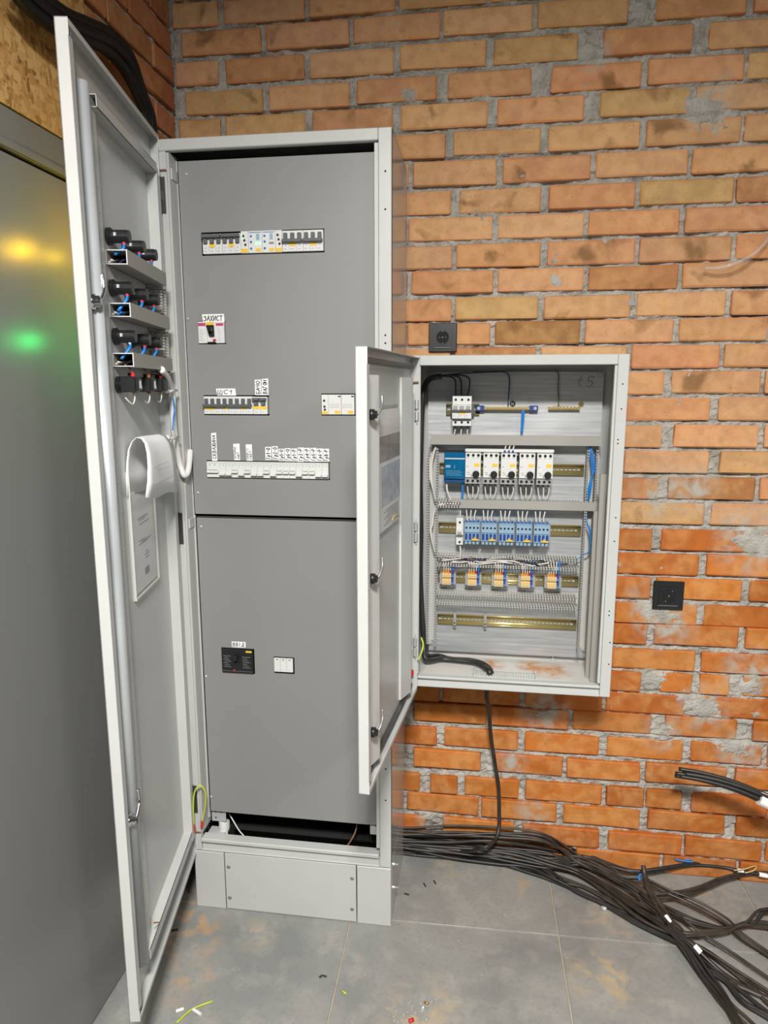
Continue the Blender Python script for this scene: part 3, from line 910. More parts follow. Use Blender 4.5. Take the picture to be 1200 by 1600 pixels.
TD(MB().box(.024, .0255, -.0225, .004, RZ0 - .01, RZ1).box(.0255, .052, .0025, .004, RZ0 - .01, RZ1 - .03).box(.052, .0535, -.0225, .004, RZ0 - .01, RZ1 - .03), 'hinge_rail', 'paint')
# cam locks on the rail
for z in (1.782, 0.662):
    m = MB().lathe((.540, -.018, z), (0, 1, 0), [(0, .0150), (.014, .0150), (.015, .011), (.022, .011), (.023, .007), (.026, .007)], 16)
    m.tube([(.536, .003, z), (.524, .005, z + .012), (.512, .005, z + .026), (.510, .004, z + .042), (.510, .003, z + .056)], .0042, 6)
    TD(m, 'cam_lock', 'chrome', True)
for z in (2.225, 0.245, 1.05):
    TD(MB().box(DW - .019, DW - .0175, -.012, -.002, z - .02, z + .02), 'edge_slot', 'toggle_grey')

# wire ducts on the door
for (u0, u1, z0, z1) in ((.088, .404, 1.874, 1.904), (.078, .404, 1.766, 1.795), (.070, .404, 1.661, 1.690)):
    t = .0018
    m = MB().box(u0, u1, -.0225, -.0205, z0, z1).box(u0, u1, -.0225, .022, z0, z0 + t).box(u0, u1, -.0225, .022, z1 - t, z1).box(u0, u1, .0205, .0225, z0 - .0012, z1 + .0012)
    TD(m, 'wire_duct', 'duct_grey')
    TD(MB().box(u1, u1 + .0006, -.0225, -.0205, z0, z1).box(u1, u1 + .0006, -.0205, .0225, z0, z0 + t).box(u1, u1 + .0006, -.0205, .0225, z1 - t, z1).box(u1, u1 + .0006, .0205, .0225, z0 + t, z1 - t), 'cut_edge', 'device_white')
m = MB()
m.box(.070, .112, -.0225, -.0205, 1.62, 1.885)
for i in range(33):
    z = 1.64 + i * .0072
    if any(a - .006 < z < b_ + .004 for a, b_ in ((1.661, 1.690), (1.766, 1.795), (1.874, 1.904))):
        continue
    m.box(.070, .072, -.0205, .016, z, z + .0045)
    m.box(.110, .112, -.0205, .016, z, z + .0045)
stuff(TD(m, 'slotted_duct', 'duct_grey'))
# drawing pocket riveted to the door
m = MB()
pu0, pu1, pz0, pz1 = .170, .372, 1.118, 1.425
m.box(pu0, pu1, -.0225, -.0212, pz0, pz1)
m.box(pu1 - .004, pu1, -.0212, -.0145, pz0, pz1, .001).box(pu0, pu0 + .004, -.0212, -.0145, pz0, pz1 - .09, .001).box(pu0 + .004, pu1 - .004, -.0212, -.0145, pz0, pz0 + .006, .001)
TD(m, 'drawing_pocket', 'duct_light')
TD(MB().box(pu0 + .004, pu1 - .004, -.0150, -.0145, pz0 + .008, pz1 - .07), 'pocket_film', 'film')
# hinges between door and frame
for (x, z) in ((.004, 2.115), (.004, 1.220), (.004, .372)):
    m = MB().cyl((x, -D - .006, z - .05), (x, -D - .006, z + .05), .0055, n=10)
    m.box(x + .002, x + .015, -D - .003, -D - .0005, z - .045, z + .045).box(x - .006, x + .007, -D - .012, -D - .001, z - .012, z + .010)
    P(m, 'hinge', 'dark_metal')
for z in (2.176, .262):
    P(MB().cyl((-.004, -D - .004, z), (.026, -D - .004, z), .0022, n=8), 'hinge_pin', 'copper')
# earth strap of the door and the lead beside it
P(MB().tube([(0.0163, -0.392, 0.3007), (0.0187, -0.395, 0.3629), (0.0254, -0.395, 0.4144), (0.0406, -0.39, 0.4359), (0.0537, -0.385, 0.4149), (0.0516, -0.38, 0.3712), (0.0358, -0.375, 0.2997)], .0026, 6), 'earth_strap', 'wire_yellowgreen', smooth=True)
P(MB().cyl((0.0153, -0.392, 0.2811), (0.0164, -0.392, 0.3028), .0042, n=8), 'strap_lug', 'red_plastic')
P(MB().cyl((0.033, -0.375, 0.2843), (0.0361, -0.375, 0.3063), .0042, n=8), 'strap_lug', 'red_plastic')


def on_door(u, off, z):
    a = Vector((math.cos(TH), -math.sin(TH), 0))
    return door_loc + a * u + nrm * off + Vector((0, 0, z))


# pilot lamps and push buttons: body on the inner side, lens through the sheet
LENS = {(0, 0): 'lens_green_dim', (0, 1): 'lens_yellow_lit', (0, 2): 'lens_yellow_added', (1, 0): 'lens_red', (1, 1): 'lens_red', (1, 2): 'lens_clear', (2, 0): 'lens_red', (2, 1): 'lens_green_lit', (2, 2): 'lens_red'}
US = (.385, .276, .176)
ROWZ = (1.934, 1.828, 1.726)
ORD = ('nearest the lock rail', 'in the middle', 'nearest the hinge')
ROWN = ('top', 'second', 'third')
for r in range(3):
    for c in range(3):
        root = thing('pilot_lamp', 'black cylindrical indicator lamp in the %s row on the open door, %s' % (ROWN[r], ORD[c]), 'indicator lamp', on_door(US[c], -.0225, ROWZ[r]), -TH, 'indicator lamps on the open door')
        MB().lathe((0, 0, 0), (0, 1, 0), [(0, .0180), (.008, .0185), (.010, .0150), (.012, .0150)], 18).build('lock_ring', 'black_plastic', root)
        MB().lathe((0, .011, 0), (0, 1, 0), [(0, .0138), (.030, .0138), (.0302, .0130), (.036, .0130), (.0362, .011)], 20).build('body', 'black_plastic', root)
        MB().box(.0128, .0140, .017, .0205, -.001, .006).box(.0128, .0140, .0215, .0225, -.001, .006).build('print', 'print_white', root)
        if (r, c) == (2, 0):
            MB().cyl((.002, .033, -.010), (.002, .034, -.018), .0030, n=8).build('ferrule', 'device_white', root)
        else:
            MB().lathe((.002, .034, -.009), (0, .1, -1), [(0, .0045), (.006, .0045), (.010, .003)], 8).build('ferrule', 'red_plastic', root)
        z1 = -.030 - .010 * (r > 0)
        MB().tube([(.001, .034, -.016), (-.001, .030, -.026), (.006, .016, z1 - .008)], .0034, 6).tube([(.004, .035, -.016), (.003, .032, -.026), (.010, .016, z1 - .008)], .0034, 6).build('wire', 'wire_blue', root, True)
        MB().tube([(-.002, .032, -.014), (-.004, .028, -.024), (.002, .012, z1 - .008)], .0016, 6).build('wire', 'wire_white', root, True)
        MB().lathe((0, -.0015, 0), (0, -1, 0), [(0, .0150), (.004, .0150), (.005, .0125)], 18).build('bezel', 'zinc', root)
        MB().lathe((0, -.005, 0), (0, -1, 0), [(0, .0120), (.010, .0115), (.016, .008), (.018, .0)], 18).build('lens', LENS[r, c], root, True)
for c, u in enumerate((.385, .268, .163)):
    root = thing('push_button', 'black push button contact block on the door under the ducts, %s' % ORD[c], 'push button', on_door(u, -.0225, 1.622), -TH, 'push buttons on the open door')
    MB().lathe((0, 0, 0), (0, 1, 0), [(0, .0185), (.007, .0190), (.010, .0150), (.012, .0150)], 18).build('lock_ring', 'black_plastic', root)
    MB().box(-.017, .017, .012, .044, -.016, .018, .0015).box(-.015, .015, .044, .050, -.013, .015, .001).box(-.018, -.013, .02, .03, .018, .026).build('contact_block', 'black_plastic', root)
    if c < 2:
        m = MB()
        for i in range(5):
            m.box(-.008 + .003 * i, -.0065 + .003 * i, .0500, .0504, -.008 + .001 * (i % 2), .010 - .002 * (i % 3))
        m.box(-.012, -.009, .0500, .0504, -.009, -.002)
        m.build('print', 'print_white', root)
    cap = ('red_plastic', 'ferrule_orange', 'red_plastic')[c]
    MB().lathe((.003, .036, .016), (0, 0, 1), [(0, .0045), (.008, .0045), (.011, .002)], 8).build('ferrule', cap, root)
    MB().lathe((-.001, .036, -.013), (0, 0, -1), [(0, .004), (.007, .004)], 8).build('ferrule', ('leaf_yellow', 'red_plastic', 'leaf_yellow')[c], root)
    MB().tube([(-.001, .036, -.018), (-.001, .036, -.030), (.008, .034, -.042), (.018, .030, -.038), (.026, .024, -.028)][:5 if c == 0 else 4], .0018, 6).build('wire', 'wire_white', root, True)
    MB().tube([(.003, .036, .026), (.004, .030, .036), (.006, .018, .046)], .0014, 6).tube([(-.002, .036, .026), (-.008, .026, .036), (-.014, .012, .046)], .0014, 6).build('wire', 'wire_brown', root, True)
    MB().lathe((0, -.0015, 0), (0, -1, 0), [(0, .0150), (.004, .0150), (.006, .0125), (.012, .0125)], 18).build('actuator', 'lens_clear', root)

# wiring seen in the open duct ends
for i, (za, mats) in enumerate(((1.876, ('wire_white', 'wire_black', 'wire_darkblue')), (1.768, ('wire_white', 'wire_blue', 'wire_black')), (1.663, ('wire_white', 'wire_black', 'wire_black')))):
    for k, mt in enumerate(mats):
        for q in range(2):
            y0 = -.018 + .011 * k + .005 * q
            o = MB().tube([(.399 - .002 * k, y0, za + .004 + .004 * q), (.36, y0 + .004, za + .007 + .003 * k), (.30, y0, za + .006 + .006 * q), (.16, y0 + .003, za + .006)], .0022, 6).build('duct_wire', mt, tdoor, True)

# white spiral-wrapped harness crossing from the door into the cabinet
root = thing('cable_harness', 'white wrapped cable loom looping from the open door into the tall cabinet', 'cable', (0.06, -0.40, 1.38))
pts = [(0.0642, -0.5406, 1.6611), (0.0536, -0.4851, 1.6383), (0.0377, -0.4284, 1.6055), (0.0332, -0.4205, 1.558), (0.0328, -0.4186, 1.503), (0.0296, -0.4016, 1.453), (0.0282, -0.3835, 1.407), (0.0384, -0.385, 1.3769), (0.0434, -0.37, 1.3824), (0.0397, -0.345, 1.4122), (0.0344, -0.325, 1.4394)]
MB().tube(pts, .0085, 10).build('spiral_wrap', 'spiral_white', root, True, inv=True)
MB().tube([(0.0504, -0.452, 1.589), (0.0473, -0.4414, 1.5586), (0.0502, -0.4566, 1.534), (0.0526, -0.469, 1.5061)], .0022, 6).build('wire', 'wire_blue', root, True, inv=True)
for (a, b_) in (((0.0549, -0.4919, 1.6058), (0.0373, -0.3994, 1.6088)), ((0.0574, -0.5046, 1.4851), (0.0384, -0.4051, 1.4831))):
    MB().tube([a, b_], .0035, 6).cyl(a, Vector(a) + Vector((-.002, -.008, .006)), .006, n=8).build('cable_tie', 'spiral_white', root, True, inv=True)

# papers in the pocket of the tall door
root = thing('wiring_diagram', 'curled white paper sheets drooping out of the door pocket', 'paper', on_door(.28, -.015, 1.2), -TH)
prof = [(-.002, .17), (-.002, .215), (.000, .25), (.004, .278), (.012, .296), (.022, .303), (.034, .299), (.044, .285), (.050, .262), (.053, .232), (.053, .195), (.050, .160)]
for k, (du, dy) in enumerate(((0, 0), (.004, .0022))):
    rings = []
    for i, (y, z) in enumerate(prof):
        row = []
        for j in range(9):
            tt = max(0, i - 5) / 6
            u = -.095 + .195 * j / 8 + du + (.050 * j / 8 - .040 * (1 - j / 8)) * tt
            zz = z - (.05 if i < 2 else 0) * 0 + .004 * math.sin(j * .8) * (i > 8) + (.0045 * max(0, i - 4)) * (j / 8 - .5)
            row.append((u, y + dy + .004 * math.sin(j * .7 + i * .3), zz))
        rings.append(row)
    mb = MB()
    mb.loft(rings, cap=False, closed=False)
    o = mb.build('sheet', 'paper', root, True)
    o.modifiers.new('thick', 'SOLIDIFY').thickness = .0004
m = MB()
m.box(-.070, .110, .0585, .0590, .196, .1968).box(.109, .1100, .0585, .0590, .196, .212).box(-.04, .09, .0585, .0590, .236, .2364).box(-.05, .06, .0585, .0590, .225, .2254)
m.build('print', 'print_grey', root)
root = thing('document', 'printed cover page standing behind the pocket film on the tall door', 'paper', on_door(.27, -.0175, 1.13), -TH)
MB().box(-.085, .085, -.0008, 0, 0, .245).build('sheet', 'paper_shade', root)
m = MB()
for (a, b_, z) in ((-.03, .05, .175), (-.01, .045, .170), (-.04, .04, .160), (.0, .05, .12), (-.05, .03, .116), (-.02, .05, .112), (-.02, .0, .085), (-.03, .01, .078), (-.025, .005, .070), (-.055, -.02, .22)):
    m.box(a, b_, 0, .0004, z, z + .0022)
m.box(-.02, .015, 0, .0004, .03, .048)
m.build('print', 'ink_faint', root)

# ------------------------------------------------------------------ devices behind the cover plates of the tall cabinet
def face_thing(name, label, cat, xa, xb, za, yf, group=None):
    return thing(name, label, cat, ((xa + xb) / 2, yf, za), 0, group)


def modular_breaker(xa, xb, za, zb, poles, bar, label, group, stickers=(), yf=YPAN - .006, marks=True):
    root = face_thing('circuit_breaker', label, 'circuit breaker', xa, xb, za, yf, group)
    w, h = xb - xa, zb - za
    q = w / poles
    MB().box(-w / 2 + .0003, w / 2 - .0003, 0, .045, 0, h, .0008).build('body', 'device_white', root)
    for i in range(poles):
        x = -w / 2 + q * (i + .5)
        if bar == 'top':
            MB().box(x - q * .30, x + q * .30, -.006, .001, h * .50, h * .80, .001).build('toggle', 'toggle_grey', root)
        else:
            MB().box(x - q * .28, x + q * .28, -.006, .001, h * .56, h * .88, .001).build('toggle', 'toggle_grey', root)
    zb0, zb1 = (h * .78, h * .94) if bar == 'top' else (h * .42, h * .57)
    MB().box(-w / 2 + .001, w / 2 - .001, -.013, -.003, zb0, zb1, .001).build('tie_bar', 'toggle_grey', root)
    m = MB()
    for i in range(1, poles):
        x = -w / 2 + q * i
        m.box(x - .0003, x + .0003, -.0003, .001, h * .05, h * .4)
    for i in range(poles):
        x = -w / 2 + q * (i + .5)
        m.box(x - q * .12, x + q * .08, -.0003, .001, h * .28, h * .31).box(x - q * .3, x + q * .1, -.0003, .001, h * .12, h * .14)
    m.build('print', 'print_grey', root)
    for (fx0, fx1, fz0, fz1) in stickers:
        MB().box(-w / 2 + w * fx0, -w / 2 + w * fx1, -.0008, .001, h * fz0, h * fz1).build('sticker', 'sticker_yellow', root)
    return root


# top row
x = [(0.0992, 2.0001), (0.1545, 1.9985), (0.207, 1.9986), (0.2282, 1.9996), (0.2662, 2.0002), (0.3027, 2.0007), (0.3213, 2.0002), (0.3782, 2.0001), (0.4327, 2.0001)]
X = [p[0] for p in x]
z0, z1 = R1[2], R1[3]
G1 = 'modules in the top row of the tall cabinet'
modular_breaker(X[0], X[1], z0, z1 - .002, 3, 'top', 'three pole breaker at the left end of the top row', G1, [(.36, .62, .32, .52)])
modular_breaker(X[1], X[2], z0, z1 - .002, 3, 'top', 'second three pole breaker from the left in the top row', G1, [(.36, .62, .32, .52)])
modular_breaker(X[6], X[7], z0, z1, 3, 'bottom', 'three pole breaker with raised toggles next to the relays in the top row', G1, [(.34, .62, .26, .42)])
modular_breaker(X[7], X[8], z0, z1, 3, 'bottom', 'three pole breaker at the right end of the top row', G1, [(.34, .62, .26, .42)])
for i, (xa, xb, lab, kind) in enumerate(((X[2], X[3], 'narrow white phase relay with black knobs right of the left breakers', 'knob'), (X[3], X[4], 'white voltage relay with blue buttons and a lit green display', 'led'), (X[4], X[5], 'white voltage relay with blue buttons and an unlit display', 'led'), (X[5], X[6], 'narrow white relay with black knobs left of the right breakers', 'knob'))):
    root = face_thing('control_relay', lab, 'relay', xa, xb, z0 - .001, YPAN - .007, G1)
    w, h = xb - xa, z1 - z0 + .003
    MB().box(-w / 2 + .0003, w / 2 - .0003, 0, .045, 0, h, .0008).build('body', 'device_white', root)
    if kind == 'knob':
        for k, zf in enumerate((.78, .58, .38)):
            MB().lathe((w * .12 * (k - 1), .001, h * zf), (0, -1, 0), [(0, .0032), (.003, .003)], 10).build('knob', 'black_plastic', root)
        MB().box(-w * .45, w * .42, -.0007, .001, h * .03, h * .20).build('sticker', 'sticker_yellow', root)
        if i == 0:
            for zf in (.8, .66):
                MB().cyl((-w * .32, .001, h * zf), (-w * .32, -.0006, h * zf), .0018, n=8).build('indicator', 'led_green', root)
    else:
        for zf in (.76, .50, .20):
            MB().lathe((-w * .30, .001, h * zf), (0, -1, 0), [(0, .0032), (.0025, .003)], 10).build('button', 'print_blue', root)
        MB().box(w * .08, w * .32, -.0006, .001, h * .58, h * .86).build('display', 'blue_relay', root)
        MB().box(w * .02, w * .38, -.0006, .001, h * .38, h * .48).build('status_strip', 'led_green' if i == 1 else 'print_grey', root)
        MB().box(-w * .42, w * .42, -.0005, .001, h * .91, h * .94).build('print', 'print_blue', root)
        MB().box(w * .02, w * .40, -.0007, .001, h * .06, h * .20).build('sticker', 'sticker_yellow', root)

# moulded case breaker with red corners
xa, xb, z0, z1 = R2
root = face_thing('case_breaker', 'white moulded breaker with crimson corner prints and a black lever', 'circuit breaker', xa, xb, z0, YPAN - .006)
w, h = xb - xa, z1 - z0
MB().box(-w / 2, -w * .16, 0, .05, 0, h, .001).box(w * .12, w / 2, 0, .05, 0, h, .001).box(-w * .16, w * .12, .003, .05, h * .06, h, .0005).build('body', 'device_white', root)
MB().box(-w * .49, -w * .20, -.0006, .001, h * .80, h * .94).box(w * .20, w * .48, -.0006, .001, h * .80, h * .92).build('corner_print', 'magenta_print', root)
MB().box(-w * .17, w * .09, -.0006, .004, h * .84, h * .97).build('sticker', 'sticker_yellow', root)
MB().add([(-w * .17, -.004, h * .83), (w * .10, -.004, h * .83), (w * .11, -.004, h * .32), (-w * .06, -.004, h * .32), (-w * .17, .004, h * .83), (w * .10, .004, h * .83), (w * .11, .004, h * .32), (-w * .06, .004, h * .32)],
         [(0, 1, 2, 3), (4, 5, 6, 7), (0, 1, 5, 4), (1, 2, 6, 5), (2, 3, 7, 6), (3, 0, 4, 7)]).build('lever_well', 'black_plastic', root)
MB().box(-w * .04, w * .09, -.020, -.003, h * .52, h * .72, .002).build('lever', 'black_plastic', root)
MB().box(w * .06, w * .19, -.002, .004, h * .10, h * .19, .001).build('trip_button', 'red_plastic', root)
MB().box(-w * .15, w * .18, -.001, .004, 0, h * .06).build('base_strip', 'hole_black', root)
m = MB()
for k in range(6):
    m.box(-w * .45, -w * (.28 + .03 * (k % 3)), -.0004, .001, h * (.12 + .1 * k), h * (.135 + .1 * k)).box(w * .24, w * (.40 - .02 * (k % 3)), -.0004, .001, h * (.12 + .1 * k), h * (.13 + .1 * k))
m.build('print', 'print_grey', root)

# middle row
z0, z1 = R3[2], R3[3]
xa, xm, xb = R3[0], R3[0] + (R3[1] - R3[0]) * .77, R3[1]
xh = (xa + xm) / 2
G3 = 'breakers in the middle row of the tall cabinet'
modular_breaker(xa, xh, z0, z1, 4, 'bottom', 'left four pole breaker of the middle row, with two yellow stickers', G3, [(.03, .46, .26, .40), (.80, .99, .26, .40)])
modular_breaker(xh, xm, z0, z1, 4, 'bottom', 'right four pole breaker of the middle row, with one yellow sticker', G3, [(.55, .72, .26, .40)])
q = (xb - xm) / 2
modular_breaker(xm + .0004, xm + q, z0, z1 - .001, 1, 'top', 'single yellow-stickered breaker at the end of the middle row, left of the two', G3, [(.10, .92, .30, .50)])
modular_breaker(xm + q, xb - .001, z0, z1 - .001, 1, 'top', 'single yellow-stickered breaker at the end of the middle row, right of the two', G3, [(.10, .92, .28, .46)])
# relay and two contactors on the right
xa, xb, z0, z1 = R3B
q = (xb - xa)
xs = (xa, xa + q * .20, xa + q * .60, xb)
root = face_thing('control_relay', 'narrow white relay with three black knobs beside the two contactors', 'relay', xs[0], xs[1], z0, YPAN - .006)
w, h = xs[1] - xs[0], z1 - z0
MB().box(-w / 2, w / 2, 0, .045, 0, h, .0008).build('body', 'device_white', root)
for k, zf in enumerate((.70, .40, .25)):
    MB().lathe((w * .05 * k - w * .1, .001, h * zf), (0, -1, 0), [(0, .0034), (.003, .003)], 10).build('knob', 'black_plastic', root)
MB().box(-w * .46, w * .46, -.0007, .001, h * .03, h * .16).build('sticker', 'sticker_yellow', root)
for i in range(2):
    root = face_thing('contactor', 'plain white contactor, %s of the pair at the right of the middle row' % ('left one', 'right one')[i], 'contactor', xs[1 + i], xs[2 + i], z0, YPAN - .006, 'contactor pair in the tall cabinet')
    w = xs[2 + i] - xs[1 + i]
    MB().box(-w / 2 + .0004, w / 2 - .0004, 0, .045, 0, h, .0008).build('body', 'device_white', root)
    MB().box(w * .26, w * .46, -.0006, .001, h * .88, h * .94).build('logo_bar', 'hole_black', root)
    MB().box(0, w * .42, -.0007, .001, h * .05, h * .20).build('sticker', 'sticker_yellow', root)
    m = MB()
    for a in range(6):
        for b_ in range(3):
            m.box(-w * .38 + w * .13 * a, -w * .32 + w * .13 * a, -.0004, .001, h * (.34 + .08 * b_), h * (.37 + .08 * b_))
    m.build('print', 'print_grey', root)

# long row of white breakers
xa, xb, z0, z1 = R4
n = 17
w1 = (xb - xa) / (n + 2) * 2
step = (xb - xa - w1) / n
ups = (0, 0, 1, 0, 1, 0, 0, 1, 0, 1, 1, 1, 0, 1, 1, 0, 0)
ORDN = ('second', 'third', 'fourth', 'fifth', 'sixth', 'seventh', 'eighth', 'ninth', 'tenth', 'eleventh', 'twelfth', 'thirteenth', 'fourteenth', 'fifteenth', 'sixteenth', 'seventeenth')
for i in range(-1, n):
    a = xa if i < 0 else xa + w1 + step * i
    b_ = xa + w1 if i < 0 else a + step
    state = 1 if i < 0 else ups[i]
    lab = 'double width white breaker at the left end of the long row' if i < 0 else ('white breaker at the right end of the long row, toggle down' if i == n - 1 else '%s white breaker from the left in the long row, toggle %s' % (ORDN[i], ('down', 'up')[state]))
    root = face_thing('circuit_breaker', lab, 'circuit breaker', a, b_, z0, YPAN - .007, 'white breakers in the long row')
    w, h = b_ - a, z1 - z0
    MB().box(-w / 2 + .0002, w / 2 - .0002, 0, .045, 0, h, .0006).build('body', 'device_white', root)
    m = MB().box(-w * .42, w * .40, -.0004, .001, h * .90, h * .92).box(w * .08, w * .22, -.0004, .001, h * .76, h * .84).box(-w * .30, -w * .22, -.0004, .001, h * .72, h * .84)
    m.build('print', 'print_green', root)
    if state:
        MB().box(-w * .45, w * .45, -.008, .001, h * .28, h * .44, .0015).build('toggle', 'device_white', root)
        MB().box(-w * .40, w * .36, -.0005, .001, h * .455, h * .49).box(-w * .40, w * .36, -.0005, .001, h * .22, h * .25).build('toggle_slot', 'print_grey', root)
    else:
        MB().box(-w * .45, w * .45, -.008, .001, h * .13, h * .30, .0015).build('toggle', 'device_white', root)
        MB().box(-w * .46, w * .46, -.0005, .001, h * .02, h * .115).build('toggle_slot', 'print_grey', root)

# main breaker and surge arrester
xa, xb, z0, z1 = R5
root = face_thing('case_breaker', 'black moulded main breaker in the lower plate with a small red mark', 'circuit breaker', xa, xb, z0, YPAN - .006)
w, h = xb - xa, z1 - z0
MB().box(-w / 2, w / 2, 0, .06, 0, h, .0012).build('body', 'socket_black', root)
MB().box(-w * .10, w * .07, -.001, .004, h * .36, h * .90).build('lever_well', 'hole_black', root)
MB().box(-w * .07, w * .05, -.018, -.0005, h * .60, h * .80, .002).build('lever', 'black_plastic', root)
MB().box(w * .28, w * .47, -.0006, .001, h * .89, h * .96).build('sticker', 'sticker_yellow', root)
MB().box(-w * .13, -w * .07, -.0006, .001, h * .10, h * .16).build('mark', 'red_plastic', root)
m = MB()
for k in range(7):
    m.box(-w * (.44 - .03 * (k % 2)), -w * (.20 + .04 * (k % 3)), -.0004, .001, h * (.26 + .075 * k), h * (.27 + .075 * k))
    m.box(w * (.16 + .02 * (k % 2)), w * (.42 - .05 * (k % 3)), -.0004, .001, h * (.24 + .075 * k), h * (.25 + .075 * k))
m.box(-w * .48, w * .48, -.0004, .001, h * .085, h * .09)
m.build('print', 'device_grey', root)
xa, xb, z0, z1 = R6
root = face_thing('surge_arrester', 'white three module surge arrester right of the black main breaker', 'surge arrester', xa, xb, z0, YPAN - .007)
w, h = xb - xa, z1 - z0
MB().box(-w / 2, w / 2, .004, .05, 0, h, .0008).build('body', 'hole_black', root)
for i in range(3):
    c = -w / 2 + w / 3 * (i + .5)
    o = MB().box(c - w / 6 + .0002, c + w / 6 - .0004, 0, .01, h * .12, h, .0006).build('cartridge', 'device_white', root)
    MB().box(c - .003, c + .003, -.0005, .001, h * .90, h * .94).build('status_window', 'hole_black', o)
    MB().box(c - .006, c + .006, -.0004, .001, h * .28, h * .30).box(c - .003, c + .005, -.0004, .001, h * .22, h * .24).box(c - .004, c + .005, -.0004, .001, h * .55, h * .57).build('print', 'print_white', o)

# inside the bottom of the tall cabinet
c = Vector((0.0757, -0.3, 0.2216))
root = thing('cable_gland', 'white ribbed plastic cap standing in the bottom opening of the tall cabinet', 'cable gland', (c.x, c.y, c.z - .016))
m = MB()
for i in range(14):
    m.lathe((0, 0, .004 * i), (.12, .25, 1), [(0, .0165), (.002, .0175), (.004, .0165)], 18)
m.build('ribbed_cap', 'spiral_white', root)
MB().lathe((.012, .004, .020), (1, -.2, 0), [(0, .013), (.012, .013), (.013, .010)], 14).build('seal', 'black_plastic', root)
o = MB().tube([(0.0853, -0.28, 0.2745), (0.1051, -0.29, 0.2515), (0.1249, -0.3, 0.2309), (0.1429, -0.31, 0.2216)], .0022, 6).build('wire', 'spiral_white', None, True)
tag(o, 'short pale wire end hanging in the left of the bottom opening', 'wire')
o = MB().tube([(0.4997, -0.27, 0.28), (0.4973, -0.28, 0.2556), (0.4867, -0.3, 0.2353), (0.4733, -0.325, 0.2232)], .0026, 6).build('wire', 'wire_brown', None, True)
tag(o, 'thin brownish wire hanging in the right of the bottom opening', 'wire')

# ------------------------------------------------------------------ handwritten paper slips
GLYPH = {
    'З': [[(0, .85), (.4, 1), (.8, .8), (.35, .55), (.85, .3), (.4, 0), (0, .15)]],
    'А': [[(0, 0), (.5, 1), (.95, 0)], [(.2, .38), (.8, .38)]],
    'Х': [[(0, 0), (.9, 1)], [(.1, 1), (.85, 0)]],
    'И': [[(0, 1), (.05, 0), (.8, 1), (.85, 0)]],
    'С': [[(.85, .85), (.5, 1), (.1, .7), (.1, .3), (.45, 0), (.85, .12)]],
    'Т': [[(0, 1), (.9, 1)], [(.45, 1), (.4, 0)]],
    'Щ': [[(0, 1), (.05, 0), (.9, 0), (.9, 1)], [(.45, 1), (.45, 0)], [(.9, 0), (1.0, -.22)]],
    '1': [[(.1, .65), (.5, 1), (.45, 0)]],
    'Б': [[(.85, 1), (.1, 1), (.1, 0), (.6, 0), (.85, .25), (.6, .5), (.1, .5)]],
    'Ч': [[(0, 1), (.1, .5), (.8, .5)], [(.85, 1), (.8, 0)]],
    'О': [[(.5, 1), (.1, .7), (.1, .3), (.5, 0), (.9, .3), (.9, .7), (.5, 1)]],
    'В': [[(.1, 0), (.1, 1), (.6, 1), (.75, .78), (.5, .53), (.1, .53)], [(.5, .53), (.85, .28), (.5, 0), (.1, 0)]],
    'Г': [[(.15, 0), (.15, 1), (.85, 1)]],
    'Н': [[(.05, 0), (.05, 1)], [(.85, 0), (.85, 1)], [(.05, .5), (.85, .5)]],
    'К': [[(.1, 0), (.1, 1)], [(.8, 1), (.1, .5), (.85, 0)]],
    'Ж': [[(0, 0), (1, 1)], [(0, 1), (1, 0)], [(.5, 0), (.5, 1)]],
    'П': [[(.05, 0), (.05, 1), (.85, 1), (.85, 0)]],
    'Р': [[(.1, 0), (.1, 1), (.65, 1), (.85, .75), (.6, .5), (.1, .5)]],
    'р': [[(.1, -.3), (.15, .6)], [(.15, .55), (.6, .65), (.75, .35), (.5, .08), (.15, .15)]],
    'Д': [[(0, -.12), (.05, .05), (.9, .05), (.95, -.12)], [(.2, .05), (.4, 1), (.8, 1), (.8, .05)]],
    'І': [[(.4, 0), (.4, 1)]],
    'Е': [[(.8, 1), (.1, 1), (.1, 0), (.8, 0)], [(.1, .5), (.65, .5)]],
    '-': [[(.15, .5), (.8, .5)]],
    '2': [[(.1, .8), (.45, 1), (.8, .75), (.1, 0), (.85, 0)]],
    '3': [[(.1, .9), (.6, 1), (.7, .75), (.35, .55), (.8, .3), (.5, 0), (.1, .1)]],
    '4': [[(.6, 0), (.65, 1), (.05, .35), (.9, .35)]],
    '5': [[(.8, 1), (.2, 1), (.15, .55), (.6, .6), (.8, .3), (.5, 0), (.1, .1)]],
    '6': [[(.7, 1), (.2, .6), (.15, .2), (.5, 0), (.8, .25), (.5, .5), (.2, .35)]],
    '8': [[(.5, .55), (.15, .8), (.5, 1), (.8, .8), (.5, .55), (.1, .25), (.5, 0), (.85, .25), (.5, .55)]],
    'N': [[(.1, 0), (.1, 1), (.85, 0), (.85, 1)]],
    't': [[(.1, .65), (.8, .7)], [(.5, 1), (.4, .2), (.7, 0)]],
}


HAND = random.Random(4)


